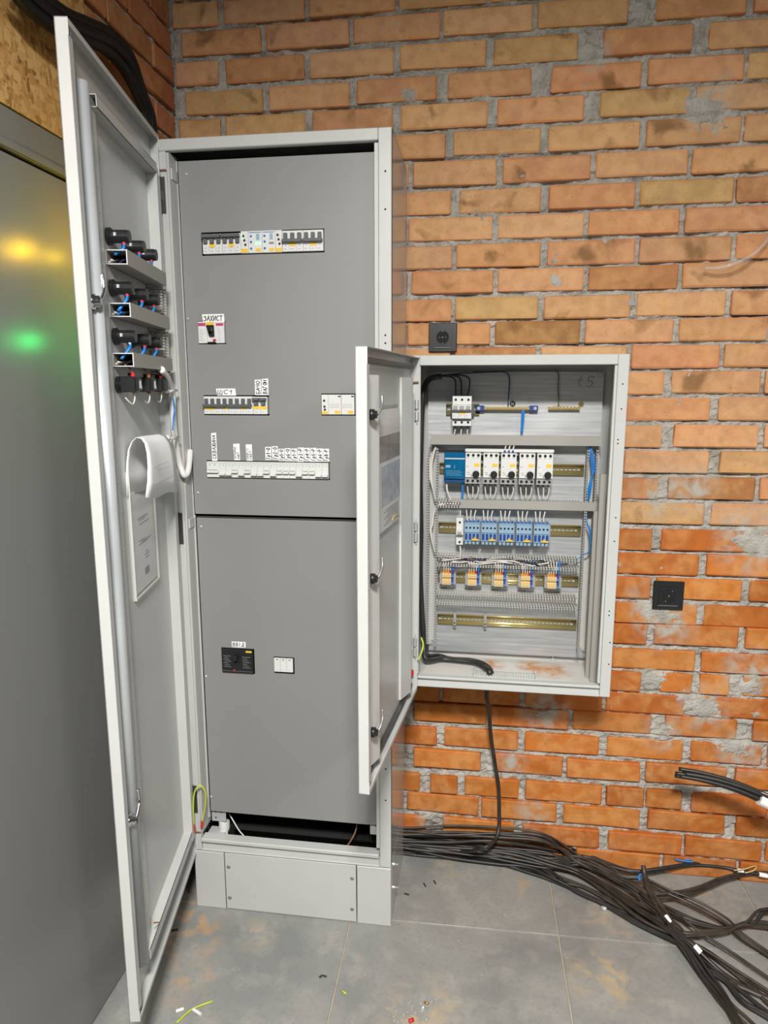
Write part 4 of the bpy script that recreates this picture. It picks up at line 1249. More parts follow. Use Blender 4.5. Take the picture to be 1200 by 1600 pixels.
def strokes(mb, text, x0, z0, cw, ch, th, vertical=False, y=-.0006, gap=1.22, slant=.12):
    for i, chh in enumerate(text):
        for line in GLYPH.get(chh, []):
            q = []
            for (a, b_) in line:
                a, b_ = a + HAND.uniform(-.07, .07), b_ + HAND.uniform(-.06, .06)
                lx, lz = (i * gap + a + slant * b_) * cw, b_ * ch
                q.append((x0 - lz, z0 + lx) if vertical else (x0 + lx, z0 + lz))
            for (p, r) in zip(q[:-1], q[1:]):
                d = Vector((r[0] - p[0], r[1] - p[1]))
                if d.length < 1e-7:
                    continue
                d.normalize()
                nx_, nz2 = -d.y * th / 2, d.x * th / 2
                ex_, ez = d.x * th * .4, d.y * th * .4
                mb.prism([(p[0] - ex_ + nx_, p[1] - ez + nz2), (r[0] + ex_ + nx_, r[1] + ez + nz2), (r[0] + ex_ - nx_, r[1] + ez - nz2), (p[0] - ex_ - nx_, p[1] - ez - nz2)], y, y + .0005)


def slip(lines, pa, pb, label, vertical, skew=0.0):
    xa, z1 = pa
    xb, z0 = pb
    root = thing('paper_slip', label, 'paper label', ((xa + xb) / 2, YPAN, z0), 0, 'handwritten slips on the cover plates')
    w, h = xb - xa, z1 - z0
    MB().prism([(-w / 2 + skew, 0), (w / 2, 0), (w / 2 - skew * .6, h), (-w / 2 - skew * .4, h * .98)], -.0007, -.0002).build('slip', 'paper', root)
    m = MB()
    k = len(lines)
    for i, t in enumerate(lines):
        if vertical:
            ch = w / k * .62
            cw = min(h * .86 / (len(t) * 1.22), ch * .95)
            strokes(m, t, -w / 2 + w / k * (i + .5) + ch * .5, h * .07, cw, ch, ch * .16, True, -.0012)
        else:
            ch = h * .58
            cw = w * .86 / (len(t) * 1.22)
            strokes(m, t, -w * .43, h * .2, cw, ch, ch * .15, False, -.0012)
    m.build('handwriting', 'ink', root)


slip(['ЗАХИСТ'], (0.0871, 1.8154), (0.1507, 1.7932), 'wide slip handwritten ЗАХИСТ above the red-cornered breaker', False, .002)
slip(['ЩС1'], (0.1186, 1.6138), (0.1758, 1.5944), 'wide slip handwritten ЩС1 above the left of the middle row', False, .003)
slip(['БАЧО'], (0.2311, 1.6382), (0.2486, 1.5953), 'upright slip handwritten БАЧО, left of the joined pair above the middle row', True)
slip(['ВАГОН'], (0.2508, 1.6407), (0.2692, 1.5953), 'upright slip handwritten ВАГОН, right of the joined pair above the middle row', True, -.001)
slip(['СКВАЖИНА'], (0.0975, 1.4905), (0.1127, 1.4106), 'tallest upright slip, handwritten СКВАЖИНА, at the left of the long row', True)
slip(['ОПОРИ', 'ОВТ'], (0.1619, 1.4603), (0.1809, 1.4134), 'upright two-line slip starting ОПОРИ, second from the left over the long row', True, .001)
slip(['НАВІС', 'СВЕТ'], (0.1986, 1.4589), (0.217, 1.412), 'upright two-line slip НАВІС СВЕТ, third from the left over the long row', True, .001)
gr = [((0.2551, 1.4523), (0.2724, 1.4155)), ((0.2747, 1.4543), (0.2922, 1.4158)), ((0.294, 1.4473), (0.3103, 1.4124)), ((0.312, 1.4493), (0.3288, 1.4118)), ((0.3305, 1.4486), (0.3473, 1.412)),
      ((0.349, 1.4515), (0.3661, 1.4114)), ((0.3677, 1.4508), (0.3845, 1.4125)), ((0.386, 1.451), (0.4025, 1.4119)), ((0.4039, 1.4494), (0.4208, 1.4121)), ((0.4222, 1.4487), (0.4391, 1.4124))]
NTH = ['leftmost', 'second', 'third', 'fourth', 'fifth', 'sixth', 'seventh', 'eighth', 'ninth', 'rightmost']
for (pa, pb), t in zip(gr, ('Гр1-О', 'Гр2-О', 'Гр5-О', 'Гр6-О', 'Гр1-Р', 'Гр3-Р', 'Гр4-Р', 'Гр5-Р', 'Гр6-Р', 'Гр8-Р')):
    slip([t], pa, pb, 'small upright slip %s, %s of the ten side by side over the long row' % (t, NTH.pop(0)), True, random.uniform(-.001, .001))
slip(['ВВІД'], (0.1331, 0.8707), (0.1761, 0.8529), 'white slip handwritten ВВІД above the black main breaker', False)

# ------------------------------------------------------------------ wall cabinet
SX0, SX1, SZ0, SZ1, SD = 0.6676, 1.2404, 0.7371, 1.7025, 0.2622
YPL = -0.030
wcab = thing('wall_cabinet', 'light grey open control cabinet hung on the brick wall', 'cabinet', ((SX0 + SX1) / 2, -SD / 2, SZ0))


def Q(mb, name, material, parent=wcab, smooth=False):
    return mb.build(name, material, parent, smooth, inv=(parent is wcab))


Q(MB().box(SX0, SX0 + .0016, -SD + .01, -.006, SZ0, SZ1), 'side_panel', 'paint')
Q(MB().box(SX1 - .0016, SX1, -SD + .01, -.006, SZ0, SZ1), 'side_panel', 'paint_dull')
Q(MB().box(SX0, SX1, -SD + .01, -.006, SZ1 - .0016, SZ1), 'top_panel', 'paint')
gx0, gx1, gy0, gy1 = 0.853, 1.040, -0.175, -0.118
fl = MB()
fl.box(SX0, gx0, -SD + .01, -.006, SZ0, SZ0 + .0016).box(gx1, SX1, -SD + .01, -.006, SZ0, SZ0 + .0016).box(gx0, gx1, -SD + .01, gy0, SZ0, SZ0 + .0016).box(gx0, gx1, gy1, -.006, SZ0, SZ0 + .0016)
Q(fl, 'floor_panel', 'dusty_paint')
Q(MB().box(SX0, SX1, -.008, -.006, SZ0, SZ1), 'back_panel', 'paint_dull')
m = MB()
m.box(SX1 - .029, SX1, -SD, -SD + .011, SZ0, SZ1, .0015)
m.box(SX0, SX0 + .016, -SD, -SD + .011, SZ0, SZ1, .0015)
m.box(SX0 + .0165, SX1 - .0295, -SD, -SD + .011, SZ1 - .027, SZ1, .0015)
m.box(SX0 + .0165, SX1 - .0295, -SD, -SD + .011, SZ0, SZ0 + .008, .001).box(SX0 + .0165, SX1 - .0295, -SD + .008, -SD + .011, SZ0 + .008, SZ0 + .026)
ff = Q(m, 'front_frame', 'paint')
Q(MB().box(SX0 + .017, SX1 - .030, -SD - .004, -SD + .018, SZ0 + .0262, SZ0 + .034, .002).box(SX1 - .036, SX1 - .0295, -SD + .004, -SD + .02, SZ0 + .04, SZ1 - .029).box(SX0 + .0165, SX0 + .019, -SD + .002, -SD + .02, SZ0 + .04, SZ1 - .029), 'frame_lip', 'paint', ff)
m = MB()
for (x, z) in ((1.2258, 1.6245), (1.2263, 1.5588), (1.2218, 1.4769), (1.222, 1.4666), (1.2277, 1.263), (1.228, 1.1964), (1.2251, 0.9953), (1.2249, 0.983), (1.2319, 0.9028), (1.2319, 0.8376)):
    m.cyl((x, -SD - .0004, z), (x, -SD + .004, z), .0021, n=8)
stuff(Q(m, 'frame_hole', 'hole_black', ff))
plate = Q(MB().box(0.690, 1.2115, YPL, YPL + .002, 0.762, 1.662).box(1.2115, 1.2135, YPL, YPL + .016, 0.762, 1.662), 'mounting_plate', 'galvanised_plate')
for (x, z) in ((.700, 1.650), (1.200, 1.652), (.703, .790), (1.196, .792)):
    Q(MB().lathe((x, YPL, z), (0, -1, 0), [(0, .008), (.003, .008), (.003, .005), (.010, .005)], 8), 'plate_bolt', 'zinc', plate)
m = MB()
strokes(m, 't5', 1.130, 1.618, .026, .030, .0022, False, YPL - .0006)
Q(m, 'pencil_mark', 'ink_faint', plate)
for (x, y) in ((0.7974, -0.17, 1.6762)[:2], (1.0754, -0.17, 1.6835)[:2]):
    Q(MB().lathe((x, y, SZ1 - .0016), (0, 0, -1), [(0, .012), (.004, .012), (.005, .008), (.012, .008)], 12), 'roof_plug', 'duct_light')
Q(MB().lathe((1.1037, -0.0105, 0.745), (0, 0, 1), [(-.006, .008), (.006, .008), (.006, .005), (.014, .005)], 8), 'floor_bolt', 'zinc')
Q(MB().lathe((0.8005, 0.005, 0.742), (0, 0, 1), [(-.004, .004), (.006, .004)], 8), 'floor_bolt', 'copper')
gp = Q(MB().box(gx0, gx1, gy0, gy1, SZ0 - .014, SZ0 - .010), 'gland_plate', 'brush_white')
m = MB()
for i in range(46):
    xx = gx0 + .003 + i * (gx1 - gx0 - .006) / 45
    m.box(xx - .0016, xx + .0016, gy0 + .002, gy0 + .030 + .004 * (i % 3), SZ0 - .004, SZ0 + .004 + .002 * (i % 2))
    m.box(xx - .0016, xx + .0016, gy1 - .020 - .003 * (i % 2), gy1 - .004, SZ0 - .006, SZ0 + .001)
stuff(Q(m, 'gland_brush', 'brush_white', gp))
for xx in (gx0, gx1):
    Q(MB().box(xx - .004, xx + .004, gy0 - .002, gy1 + .002, SZ0 + .001, SZ0 + .009, .001), 'gland_frame', 'paint', gp)


def din_rail(xa, xb, zc, h=.035):
    m = MB()
    z0, z1 = zc - h / 2, zc + h / 2
    m.profile_x([(YPL - .0075, z0), (YPL - .0075, z0 + .0045), (YPL - .0005, z0 + .0045), (YPL - .0005, z1 - .0045), (YPL - .0075, z1 - .0045), (YPL - .0075, z1),
                 (YPL - .0062, z1), (YPL - .0062, z1 - .0035), (YPL - .0018, z1 - .0035), (YPL - .0018, z0 + .0035), (YPL - .0062, z0 + .0035), (YPL - .0062, z0)][::-1], xa, xb)
    m.v = [(x, y - .0005 if y > YPL - .002 else y, z) for x, y, z in m.v]
    for zz in (z0 + .0022, z1 - .0022):
        m.cyl((xa, YPL - .0068, zz), (xb, YPL - .0068, zz), .0026, n=14)
    o = Q(m, 'din_rail', 'rail_gold', wcab, True)
    s = MB()
    k = 0
    xx = xa + .012
    while xx < xb - .012:
        s.box(xx - .0045, xx + .0045, YPL - .0028, YPL - .001, zc - .002, zc + .002)
        xx += .0125
    stuff(Q(s, 'rail_slot', 'zinc_dull', o))
    for xx in (xa + .006, xb - .014):
        Q(MB().lathe((xx, YPL - .002, zc), (0, -1, 0), [(0, .0035), (.002, .003)], 8), 'rail_screw', 'zinc', o)
    return o


def duct(xa, xb, za, zb, yd, cover, name='wire_duct', vertical=False, pitch=.0084, tooth=.0050):
    # open slotted trunking: base plate plus rows of fingers, optional snap cover
    o = Q(MB().box(xa, xb, YPL - .0022, YPL - .0004, za, zb), name, 'duct_light')
    m = MB()
    if vertical:
        n = int((zb - za) / pitch)
        for i in range(n):
            z = za + pitch * i
            for xx in (xa, xb - .0016):
                m.box(xx, xx + .0016, yd, YPL - .0022, z, z + tooth)
                m.box(xx - .0022, xx + .0038, yd, yd + .002, z, z + tooth)
    else:
        n = int((xb - xa) / pitch)
        for i in range(n):
            xx = xa + pitch * i
            for z in (za, zb - .0016):
                m.box(xx, xx + tooth, yd, YPL - .0022, z, z + .0016)
                m.box(xx, xx + tooth, yd, yd + .002, z - .0032, z + .0042)
    stuff(Q(m, 'duct_fingers', 'duct_light', o))
    if cover:
        Q(MB().box(cover[0], cover[1], yd - .0022, yd - .0004, za - .0016, zb + .0016).box(cover[0], cover[1], yd - .0022, yd + .006, za - .003, za - .0016).box(cover[0], cover[1], yd - .0022, yd + .006, zb + .0016, zb + .003), 'duct_cover', 'duct_grey', o)
    return o


YD = -.088
VLX = ((0.6972, 1.1338)[0], (0.7252, 1.1346)[0])
VRX = ((1.1712, 1.1485)[0], (1.1993, 1.1493)[0])
zr = lambda a, b_: (b_[1], a[1])
h1 = zr((0.9472, 1.4714), (0.948, 1.4484))
h2 = zr((0.9533, 1.2744), (0.9539, 1.2536))
h3 = zr((0.9587, 1.0994), (0.9597, 1.0669))
h4 = zr((0.9624, 0.9765), (0.9635, 0.9413))
duct(.704, 1.207, h1[0], h1[1], YD, (.704, 1.207))
duct(VLX[1] + .001, VRX[0] - .001, h2[0], h2[1], YD, (.797, 1.226))
duct(VLX[1] + .001, VRX[0] - .001, h3[0], h3[1], YD, None)
duct(VLX[1] + .001, VRX[0] - .001, h4[0], h4[1], YD, None)
duct(VLX[0], VLX[1], .798, h1[0] - .004, YD, None, vertical=True)
duct(VRX[0], VRX[1], .798, h1[0] - .004, YD, None, vertical=True)
zc = [(0.7955, 1.5491)[1], (0.9523, 1.3675)[1], (0.9581, 1.178)[1], (0.9631, 1.0163)[1], (0.9674, 0.8742)[1]]
din_rail((0.7464, 1.549)[0], (0.8482, 1.5493)[0], zc[0])
for z in zc[1:]:
    din_rail(VLX[1] + .003, VRX[0] - .003, z)
# spare cover strips standing in the right side of the cabinet
for (pa, pb, yy, lab) in (((1.1889, 1.2557), (1.2089, 1.2562), -.135, 'shorter left one'), ((1.1975, 1.3692), (1.2161, 1.3695), -.165, 'taller right one')):
    zt = pa[1]
    w = pb[0] - pa[0]
    root = thing('trunking_strip', 'long grey cover strip leaning in the right side of the wall cabinet, %s' % lab, 'cover strip', ((pa[0] + pb[0]) / 2, yy, SZ0 + .002), 0, 'spare cover strips')
    MB().box(-w / 2, w / 2, 0, .0016, .001, zt - SZ0, .0003).box(-w / 2, -w / 2 + .0014, .0016, .010, .001, zt - SZ0).box(w / 2 - .0014, w / 2, .0016, .010, .001, zt - SZ0).build('strip', 'duct_grey', root)

# ---- door of the wall cabinet
THS = 1.66504
nrs = Vector((math.sin(THS), math.cos(THS), 0))
SW = 0.561
sd_loc = Vector((SX0, -SD, 0)) + nrs * 0.017
SZA, SZB = SZ0 - .012, SZ1 - .006
m = MB()
t = .0016
m.box(0, SW, -.025, -.0234, SZA, SZB)
m.box(SW - t, SW, -.025, 0, SZA, SZB).box(0, t, -.025, 0, SZA, SZB).box(0, SW, -.025, 0, SZB - t, SZB).box(0, SW, -.025, 0, SZA, SZA + t)
m.box(SW - .014, SW, -t, 0, SZA + .03, SZB - .035).box(.002, SW - .002, -t, 0, SZA, SZA + .012)
sdoor = Q(m, 'door', 'paint')
sdoor.matrix_parent_inverse = Matrix.Translation(-wcab.location)
sdoor.location = sd_loc
sdoor.rotation_euler = (0, 0, -THS)


def SDR(mb, name, material, smooth=False):
    return mb.build(name, material, sdoor, smooth)


SDR(MB().profile_z([(.525, -.0234), (.524, -.0180), (.462, -.0015), (.455, -.0015), (.455, -.0234)], SZA + .035, SZB - .055), 'stiffener_rail', 'paint')
SDR(MB().profile_z([(.150, -.0234), (.149, -.0180), (.092, -.0015), (.085, -.0015), (.085, -.0234)], SZA + .035, SZB - .055), 'stiffener_rail', 'paint')
SDR(MB().box(.012, SW - .016, -.0234, -.016, SZB - .030, SZB - .018).box(.012, SW - .016, -.0234, -.012, SZA + .018, SZA + .026), 'sealing_strip', 'dark_metal')
for z in (1.560, 1.208, 0.850):
    m = MB().lathe((.512, -.008, z), (0, 1, 0), [(0, .0115), (.009, .0115), (.010, .008), (.015, .008)], 14)
    o = SDR(m, 'cam_lock', 'black_plastic', True)
    m = MB().tube([(.503, .006, z), (.494, .010, z + .010), (.482, .011, z + .022), (.476, .009, z + .040)], .0030, 6)
    m.build('cam', 'screw_dark', o, True)
m = MB().box(.17, .43, -.0234, -.0225, 1.262, 1.575).box(.17, .43, -.0125, -.0118, 1.262, 1.545)
SDR(m, 'document_pocket', 'film')
root_s = sdoor


def on_sdoor(u, off, z):
    a = Vector((math.cos(THS), -math.sin(THS), 0))
    return sd_loc + a * u + nrs * off + Vector((0, 0, z))


root = thing('document', 'pocketed booklet with dark and blue photos on the wall cabinet door', 'booklet', on_sdoor(.29, -.019, 1.28), -THS)
MB().box(-.115, .125, -.001, .0012, 0, .285).build('cover', 'paper_shade', root)
MB().box(-.115, .125, .0012, .0018, .165, .225).build('dark_picture', 'photo_dark', root)
MB().box(-.115, .085, .0012, .0018, .06, .155).build('blue_picture', 'photo_blue', root)
m = MB()
for i in range(8):
    m.box(-.10, .06 - .02 * (i % 3), .0012, .0018, .012 + .005 * i, .0135 + .005 * i)
m.build('print', 'ink_faint', root)
o = MB().tube([(-.105, .0022, .010), (-.05, .003, .018), (-.02, .003, .012)], .0022, 6).build('ribbon', 'leaf_yellow', root, True)
# hinges and earth lead of the wall cabinet
for z in ((0.6668, 1.5556)[1], (0.6689, 1.2111)[1], (0.673, 0.8645)[1]):
    m = MB().cyl((SX0 + .010, -SD - .008, z - .03), (SX0 + .010, -SD - .008, z - .006), .0055, n=10).cyl((SX0 + .010, -SD - .008, z + .002), (SX0 + .010, -SD - .008, z + .026), .0055, n=10)
    m.box(SX0 + .010, SX0 + .0125, -SD - .010, -SD - .001, z - .038, z + .036)
    Q(m, 'hinge', 'zinc_dull')
Q(MB().cyl((0.6594, -0.272, 1.6298), (0.6824, -0.272, 1.6306), .0022, n=8), 'hinge_pin', 'wire_brown')
Q(MB().tube([(0.6929, -0.24, 0.8822), (0.6996, -0.25, 0.8663), (0.697, -0.262, 0.8468), (0.6868, -0.272, 0.8222)], .0026, 6), 'earth_strap', 'wire_yellowgreen', smooth=True)
Q(MB().cyl((0.6706, -0.278, 0.7757), (0.6705, -0.278, 0.7938), .0045, n=8), 'strap_lug', 'red_plastic')

# ------------------------------------------------------------------ devices in the wall cabinet
def lead(root, pts, r, material):
    MB().tube(pts, r, 6, 5).build('wire', material, root, True)


# three pole breaker in the upper bay
pa, pb = (0.7684, 1.5906), (0.8251, 1.502)
xa, xb, z1, z0 = pa[0], pb[0], pa[1], pb[1]
root = face_thing('circuit_breaker', 'three pole breaker alone in the upper left of the wall cabinet', 'circuit breaker', xa, xb, z0, -.105)
w, h = xb - xa, z1 - z0
m = MB()
m.profile_x([(.018, 0), (.018, h * .22), (0, h * .26), (0, h * .70), (.012, h * .74), (.012, h), (.066, h), (.066, 0)], -w / 2, w / 2)
m.build('body', 'device_white', root)
for i in range(3):
    x = -w / 2 + w / 3 * (i + .5)
    MB().cyl((x, .013, h * .88), (x, .0105, h * .88), .0036, n=10).build('terminal', 'hole_black', root)
    MB().cyl((x, .019, h * .12), (x, .0165, h * .12), .0036, n=10).build('terminal', 'hole_black', root)
    MB().box(x - .006, x + .006, -.008, .002, h * .55, h * .68, .001).build('toggle', 'device_grey', root)
    MB().cyl((x, .028, .001), (x, .026, -.010), .0032, n=8).build('ferrule', 'black_plastic', root)
    lead(root, [(x, .027, -.008), (x - .002, .026, -.018), (x - .004 + .002 * i, .024, -.036)], .0021, 'wire_white')
MB().box(-w / 2, w / 2, -.010, -.003, h * .49, h * .55, .001).build('tie_bar', 'toggle_grey', root)
MB().box(-w / 2 + .0005, w / 2 - .0005, .0155, .020, h * .18, h * .235).build('label_strip', 'device_grey', root)
MB().box(-w * .14, w * .2, -.0006, .001, h * .40, h * .47).build('sticker', 'sticker_yellow', root)
m = MB()
for i in range(3):
    x = -w / 2 + w / 3 * (i + .5)
    m.box(x - .005, x - .002, -.0004, .001, h * .34, h * .36)
m.box(-w / 6 - .0004, -w / 6 + .0004, -.0003, .001, h * .26, h * .5).box(w / 6 - .0004, w / 6 + .0004, -.0003, .001, h * .26, h * .5)
m.build('print', 'print_grey', root)
for s, px in ((-1, xa - .004), (1, xb + .004)):
    r2 = thing('end_clamp', 'small dark end clamp %s of the upper three pole breaker' % ('left' if s < 0 else 'right'), 'end clamp', (px, YPL - .008, zc[0] - .018), 0)
    MB().box(-.0035, .0035, -.020, -.0002, .004, .034, .001).box(-.0035, .0035, -.014, -.0002, -.002, .006, .001).build('clamp', 'toggle_grey', r2)

# neutral bar and earth bar
pa, pb = (0.8501, 1.5535), (1.0107, 1.5559)
zb_ = pa[1]
root = thing('neutral_bar', 'brass neutral terminal bar between two blue holders', 'terminal bar', ((pa[0] + pb[0]) / 2, -.05, zb_))
hw = (pb[0] - pa[0]) / 2
MB().box(-hw + .012, hw - .012, -.004, .004, -.0045, .0045, .0006).build('bar', 'brass', root)
for s in (-1, 1):
    MB().box(s * hw - .013, s * hw + .013, -.001, .0194, -.009, .008, .002).build('holder', 'blue_plastic', root)
    MB().lathe((s * (hw + .004), -.001, 0), (0, -1, 0), [(0, .0055), (.003, .005)], 10).build('screw', 'zinc', root)
for i in range(14):
    x = -hw + .022 + i * (2 * hw - .044) / 13
    MB().lathe((x, -.004, 0), (0, -1, 0), [(0, .0028), (.0022, .0024)], 8).build('clamp_screw', 'rail_gold', root)
for dx in (-.002, .003):
    lead(root, [(hw * .60 + dx, -.002, -.004), (hw * .60 + dx, -.003, -.03), (hw * .58 + dx * .5, -.003, -.075)], .0024, 'wire_blue')
pa, pb = (1.0546, 1.554), (1.1464, 1.5543)
root = thing('earth_bar', 'brass earth terminal bar at the upper right of the wall cabinet', 'terminal bar', ((pa[0] + pb[0]) / 2, -.045, pa[1]))
hw = (pb[0] - pa[0]) / 2
MB().box(-hw, hw, -.004, .004, -.0045, .0045, .0006).box(-hw, -hw + .01, .004, .0147, -.004, .004).box(hw - .01, hw, .004, .0147, -.004, .004).build('bar', 'brass', root)
for i in range(8):
    x = -hw + .010 + i * (2 * hw - .020) / 7
    MB().lathe((x, -.004, 0), (0, -1, 0), [(0, .0028), (.0022, .0024)], 8).build('clamp_screw', 'rail_gold', root)
p = (0.9483, 1.5668)
root = thing('round_sticker', 'round black sticker with a white N above the neutral bar', 'sticker', (p[0], YPL, p[1]))
MB().cyl((0, -.0002, 0), (0, -.0010, 0), .0088, n=20).build('disc', 'black_plastic', root)
m = MB()
strokes(m, 'N', -.0035, -.004, .007, .008, .0013, False, -.0015, slant=0)
m.build('letter', 'print_white', root)
p = (1.1514, 1.5653)
root = thing('round_sticker', 'round ochre earth symbol sticker above the earth bar', 'sticker', (p[0], YPL, p[1]))
MB().cyl((0, -.0002, 0), (0, -.0010, 0), .0085, n=20).build('disc', 'rail_gold', root)
MB().box(-.0005, .0005, -.0014, -.0009, 0, .006).box(-.005, .005, -.0014, -.0009, -.0006, .0006).box(-.0033, .0033, -.0014, -.0009, -.003, -.002).box(-.0015, .0015, -.0014, -.0009, -.0052, -.0043).build('earth_symbol', 'ink', root)

# supply wires along the roof of the cabinet
def free_wire(name, label, pts, r, material, cat='wire', group=None, n=8):
    o = MB().tube(pts, r, n, 6).build(name, material, None, True)
    return tag(o, label, cat, group)


free_wire('supply_cable', 'thick black sheathed cable running down the left inside of the wall cabinet', [(0.7322, -0.055, 1.6496), (0.7054, -0.06, 1.6458), (0.6873, -0.075, 1.6304), (0.6787, -0.085, 1.598), (0.6754, -0.085, 1.5309), (0.6738, -0.09, 1.4341), (0.6728, -0.09, 1.3156), (0.6759, -0.09, 1.1745), (0.6749, -0.09, 1.0509), (0.681, -0.09, 0.9251), (0.6869, -0.09, 0.8399), (.690, -.10, .795), (.700, -.12, .765), (0.7457, -0.0783, 0.752), (0.7973, -0.0819, 0.752), (0.8485, -0.0933, 0.753), (0.8789, -0.1229, 0.754), (0.8987, -0.1561, 0.75), (.890, -.150, .72)], .0085, 'cable_black', 'cable')
free_wire('supply_cable', 'second black cable crossing the dusty cabinet floor to the gland', [(.698, -.085, .80), (.702, -.105, .775), (0.7354, -0.0466, 0.752), (0.7763, -0.0711, 0.753), (0.8381, -0.0783, 0.755), (0.8807, -0.1165, 0.76), (0.9047, -0.1455, 0.748), (.902, -.150, .72)], .0065, 'cable_black', 'cable')
top = [((0.7769, -0.08, 1.5923), 712), ((0.7941, -0.08, 1.5923), 721), ((0.8113, -0.08, 1.5923), 730)]
for i, (e_, x) in enumerate(top):
    a = (((0.7283, -0.055, 1.6496), (0.7594, -0.055, 1.6476), (0.7733, -0.06, 1.638)), ((0.7322, -0.055, 1.6515), (0.7787, -0.055, 1.6494), (0.7907, -0.06, 1.636)), ((0.7361, -0.055, 1.6534), (0.7941, -0.055, 1.6522), (0.8156, -0.06, 1.6416)))[i]
    b_ = ((0.776, -0.07, 1.6169), (0.7933, -0.07, 1.6169), (0.8164, -0.07, 1.6131))[i]
    free_wire('supply_wire', 'black wire dropping into the %s pole of the upper breaker' % ('left', 'middle', 'right')[i], list(a) + [b_, e_], .0021, 'wire_black', group='wires into the upper breaker')
free_wire('supply_wire', 'dark blue wire dropping to the neutral bar', [(0.7358, -0.05, 1.6535), (0.8092, -0.05, 1.6589), (0.8858, -0.05, 1.6615), (0.9201, -0.05, 1.6613), (0.9337, -0.05, 1.6509), (0.9363, -0.05, 1.6263), (0.9346, -0.05, 1.5882), (0.9343, -0.055, 1.5616)], .0020, 'wire_darkblue')
free_wire('supply_wire', 'thin olive earth wire dropping to the earth bar', [(0.8283, -0.045, 1.6628), (0.9429, -0.045, 1.6651), (1.0371, -0.045, 1.6638), (1.0708, -0.045, 1.6627), (1.0805, -0.045, 1.6523), (1.0802, -0.045, 1.6166), (1.0834, -0.045, 1.5845), (1.0839, -0.05, 1.5599)], .0019, 'wire_olive')

# second bay: clear blue voltage relay, five motor starters and their busbar
pa, pb = (0.7465, 1.4213), (0.8115, 1.331)
xa, xb, z1, z0 = pa[0], pb[0], pa[1], pb[1]
root = face_thing('voltage_relay', 'translucent blue voltage relay at the left of the motor starters', 'relay', xa, xb, z0, -.112)
w, h = xb - xa, z1 - z0
MB().box(-w / 2, w / 2, .010, .074, 0, h, .002).box(-w / 2 + .001, w / 2 - .001, 0, .012, h * .14, h * .88, .002).build('housing', 'blue_clear', root)
MB().box(-w * .46, w * .46, -.0006, .002, h * .80, h * .84).build('painted_highlight', 'print_white', root)  # pale strip painted on as a highlight of the glossy housing
m = MB()
for k in range(4):
    m.box(-w * .4, w * (.35 - .1 * (k % 2)), -.0005, .001, h * (.26 + .05 * k), h * (.268 + .05 * k))
m.box(-w * .42, -w * .2, -.0005, .001, h * .52, h * .60).box(-w * .02, w * .0, -.0005, .001, h * .48, h * .60)
m.build('print', 'blue_relay', root)
for i in range(6):
    x = -w / 2 + w / 6 * (i + .5)
    MB().cyl((x, .011, h * .07), (x, .008, h * .07), .0032, n=10).build('terminal', 'blue_plastic', root)
lead(root, [(-w * .38, .03, .002), (-w * .38, .028, -.02), (-w * .30, .03, -.04), (-w * .15, .035, -.062)], .0034, 'wire_white')
lead(root, [(w * .36, .03, .002), (w * .37, .028, -.03), (w * .34, .03, -.062)], .0030, 'wire_blue')
ms = (((0.8098, 1.4221), (0.8576, 1.3281)), ((0.863, 1.4228), (0.911, 1.3281)), ((0.915, 1.4224), (0.9634, 1.3281)), ((0.9684, 1.4221), (1.0184, 1.3291)), ((1.02, 1.4228), (1.0705, 1.3301)))
OR5 = ('first', 'second', 'third', 'fourth', 'fifth')
z1 = sum(p[0][1] for p in ms) / 5
z0 = sum(p[1][1] for p in ms) / 5
wm = sum(p[1][0] - p[0][0] for p in ms) / 5
h = z1 - z0


def motor_starter(x):
    root = thing('motor_starter', 'x', 'motor starter', (x, -.113, z0), 0, 'motor starters on the second rail')
    w = wm * .93
    MB().profile_x([(.010, h * .20), (0, h * .22), (0, h * .84), (.004, h * .88), (.004, h), (.074, h), (.074, h * .20)], -w / 2, w / 2).build('body', 'device_white', root)
    MB().box(-w / 2 - .001, w / 2 - .001, .006, .074, 0, h * .20, .001).build('terminal_block', 'device_grey', root)
    for i in range(3):
        xx = -w / 2 + w / 3 * (i + .5)
        MB().cyl((xx, .0045, h * .93), (xx, .002, h * .93), .0042, n=10).build('terminal', 'hole_black', root)
        MB().cyl((xx, .0065, h * .10), (xx, .004, h * .10), .0042, n=10).build('terminal', 'hole_black', root)
        MB().cyl((xx - .001, .030, .001), (xx - .001, .028, -.007), .0032, n=8).build('ferrule', 'black_plastic', root)
        lead(root, [(xx - .001, .029, -.005), (xx + .001 * i, .028, -.020), (xx + .004 * (1 - i), .026, -.046)], .0020, 'wire_white')
        MB().cyl((xx, .030, h), (xx, .030, h + .005), .0032, n=8).build('ferrule', 'red_plastic', root)
    MB().lathe((w * .20, .001, h * .33), (0, -1, 0), [(0, .0105), (.010, .0098), (.012, .007)], 18).build('knob', 'black_plastic', root)
    MB().box(w * .08, w * .42, -.0007, .001, h * .57, h * .67).build('sticker', 'sticker_yellow', root)
    m = MB().box(-w * .40, -w * .22, -.0004, .001, h * .37, h * .385).box(-w * .36, -w * .16, -.0004, .001, h * .31, h * .325).box(-w * .42, -w * .30, -.0004, .001, h * .56, h * .58)
    for i in range(3):
        xx = -w / 2 + w / 3 * (i + .5)
        m.box(xx - .004, xx + .003, -.0001, .003, h * .845, h * .855)
    m.build('print', 'print_grey', root)
    MB().box(-w * .12, w * .02, -.0012, .001, h * .25, h * .32).build('test_window', 'device_grey', root)
    return root


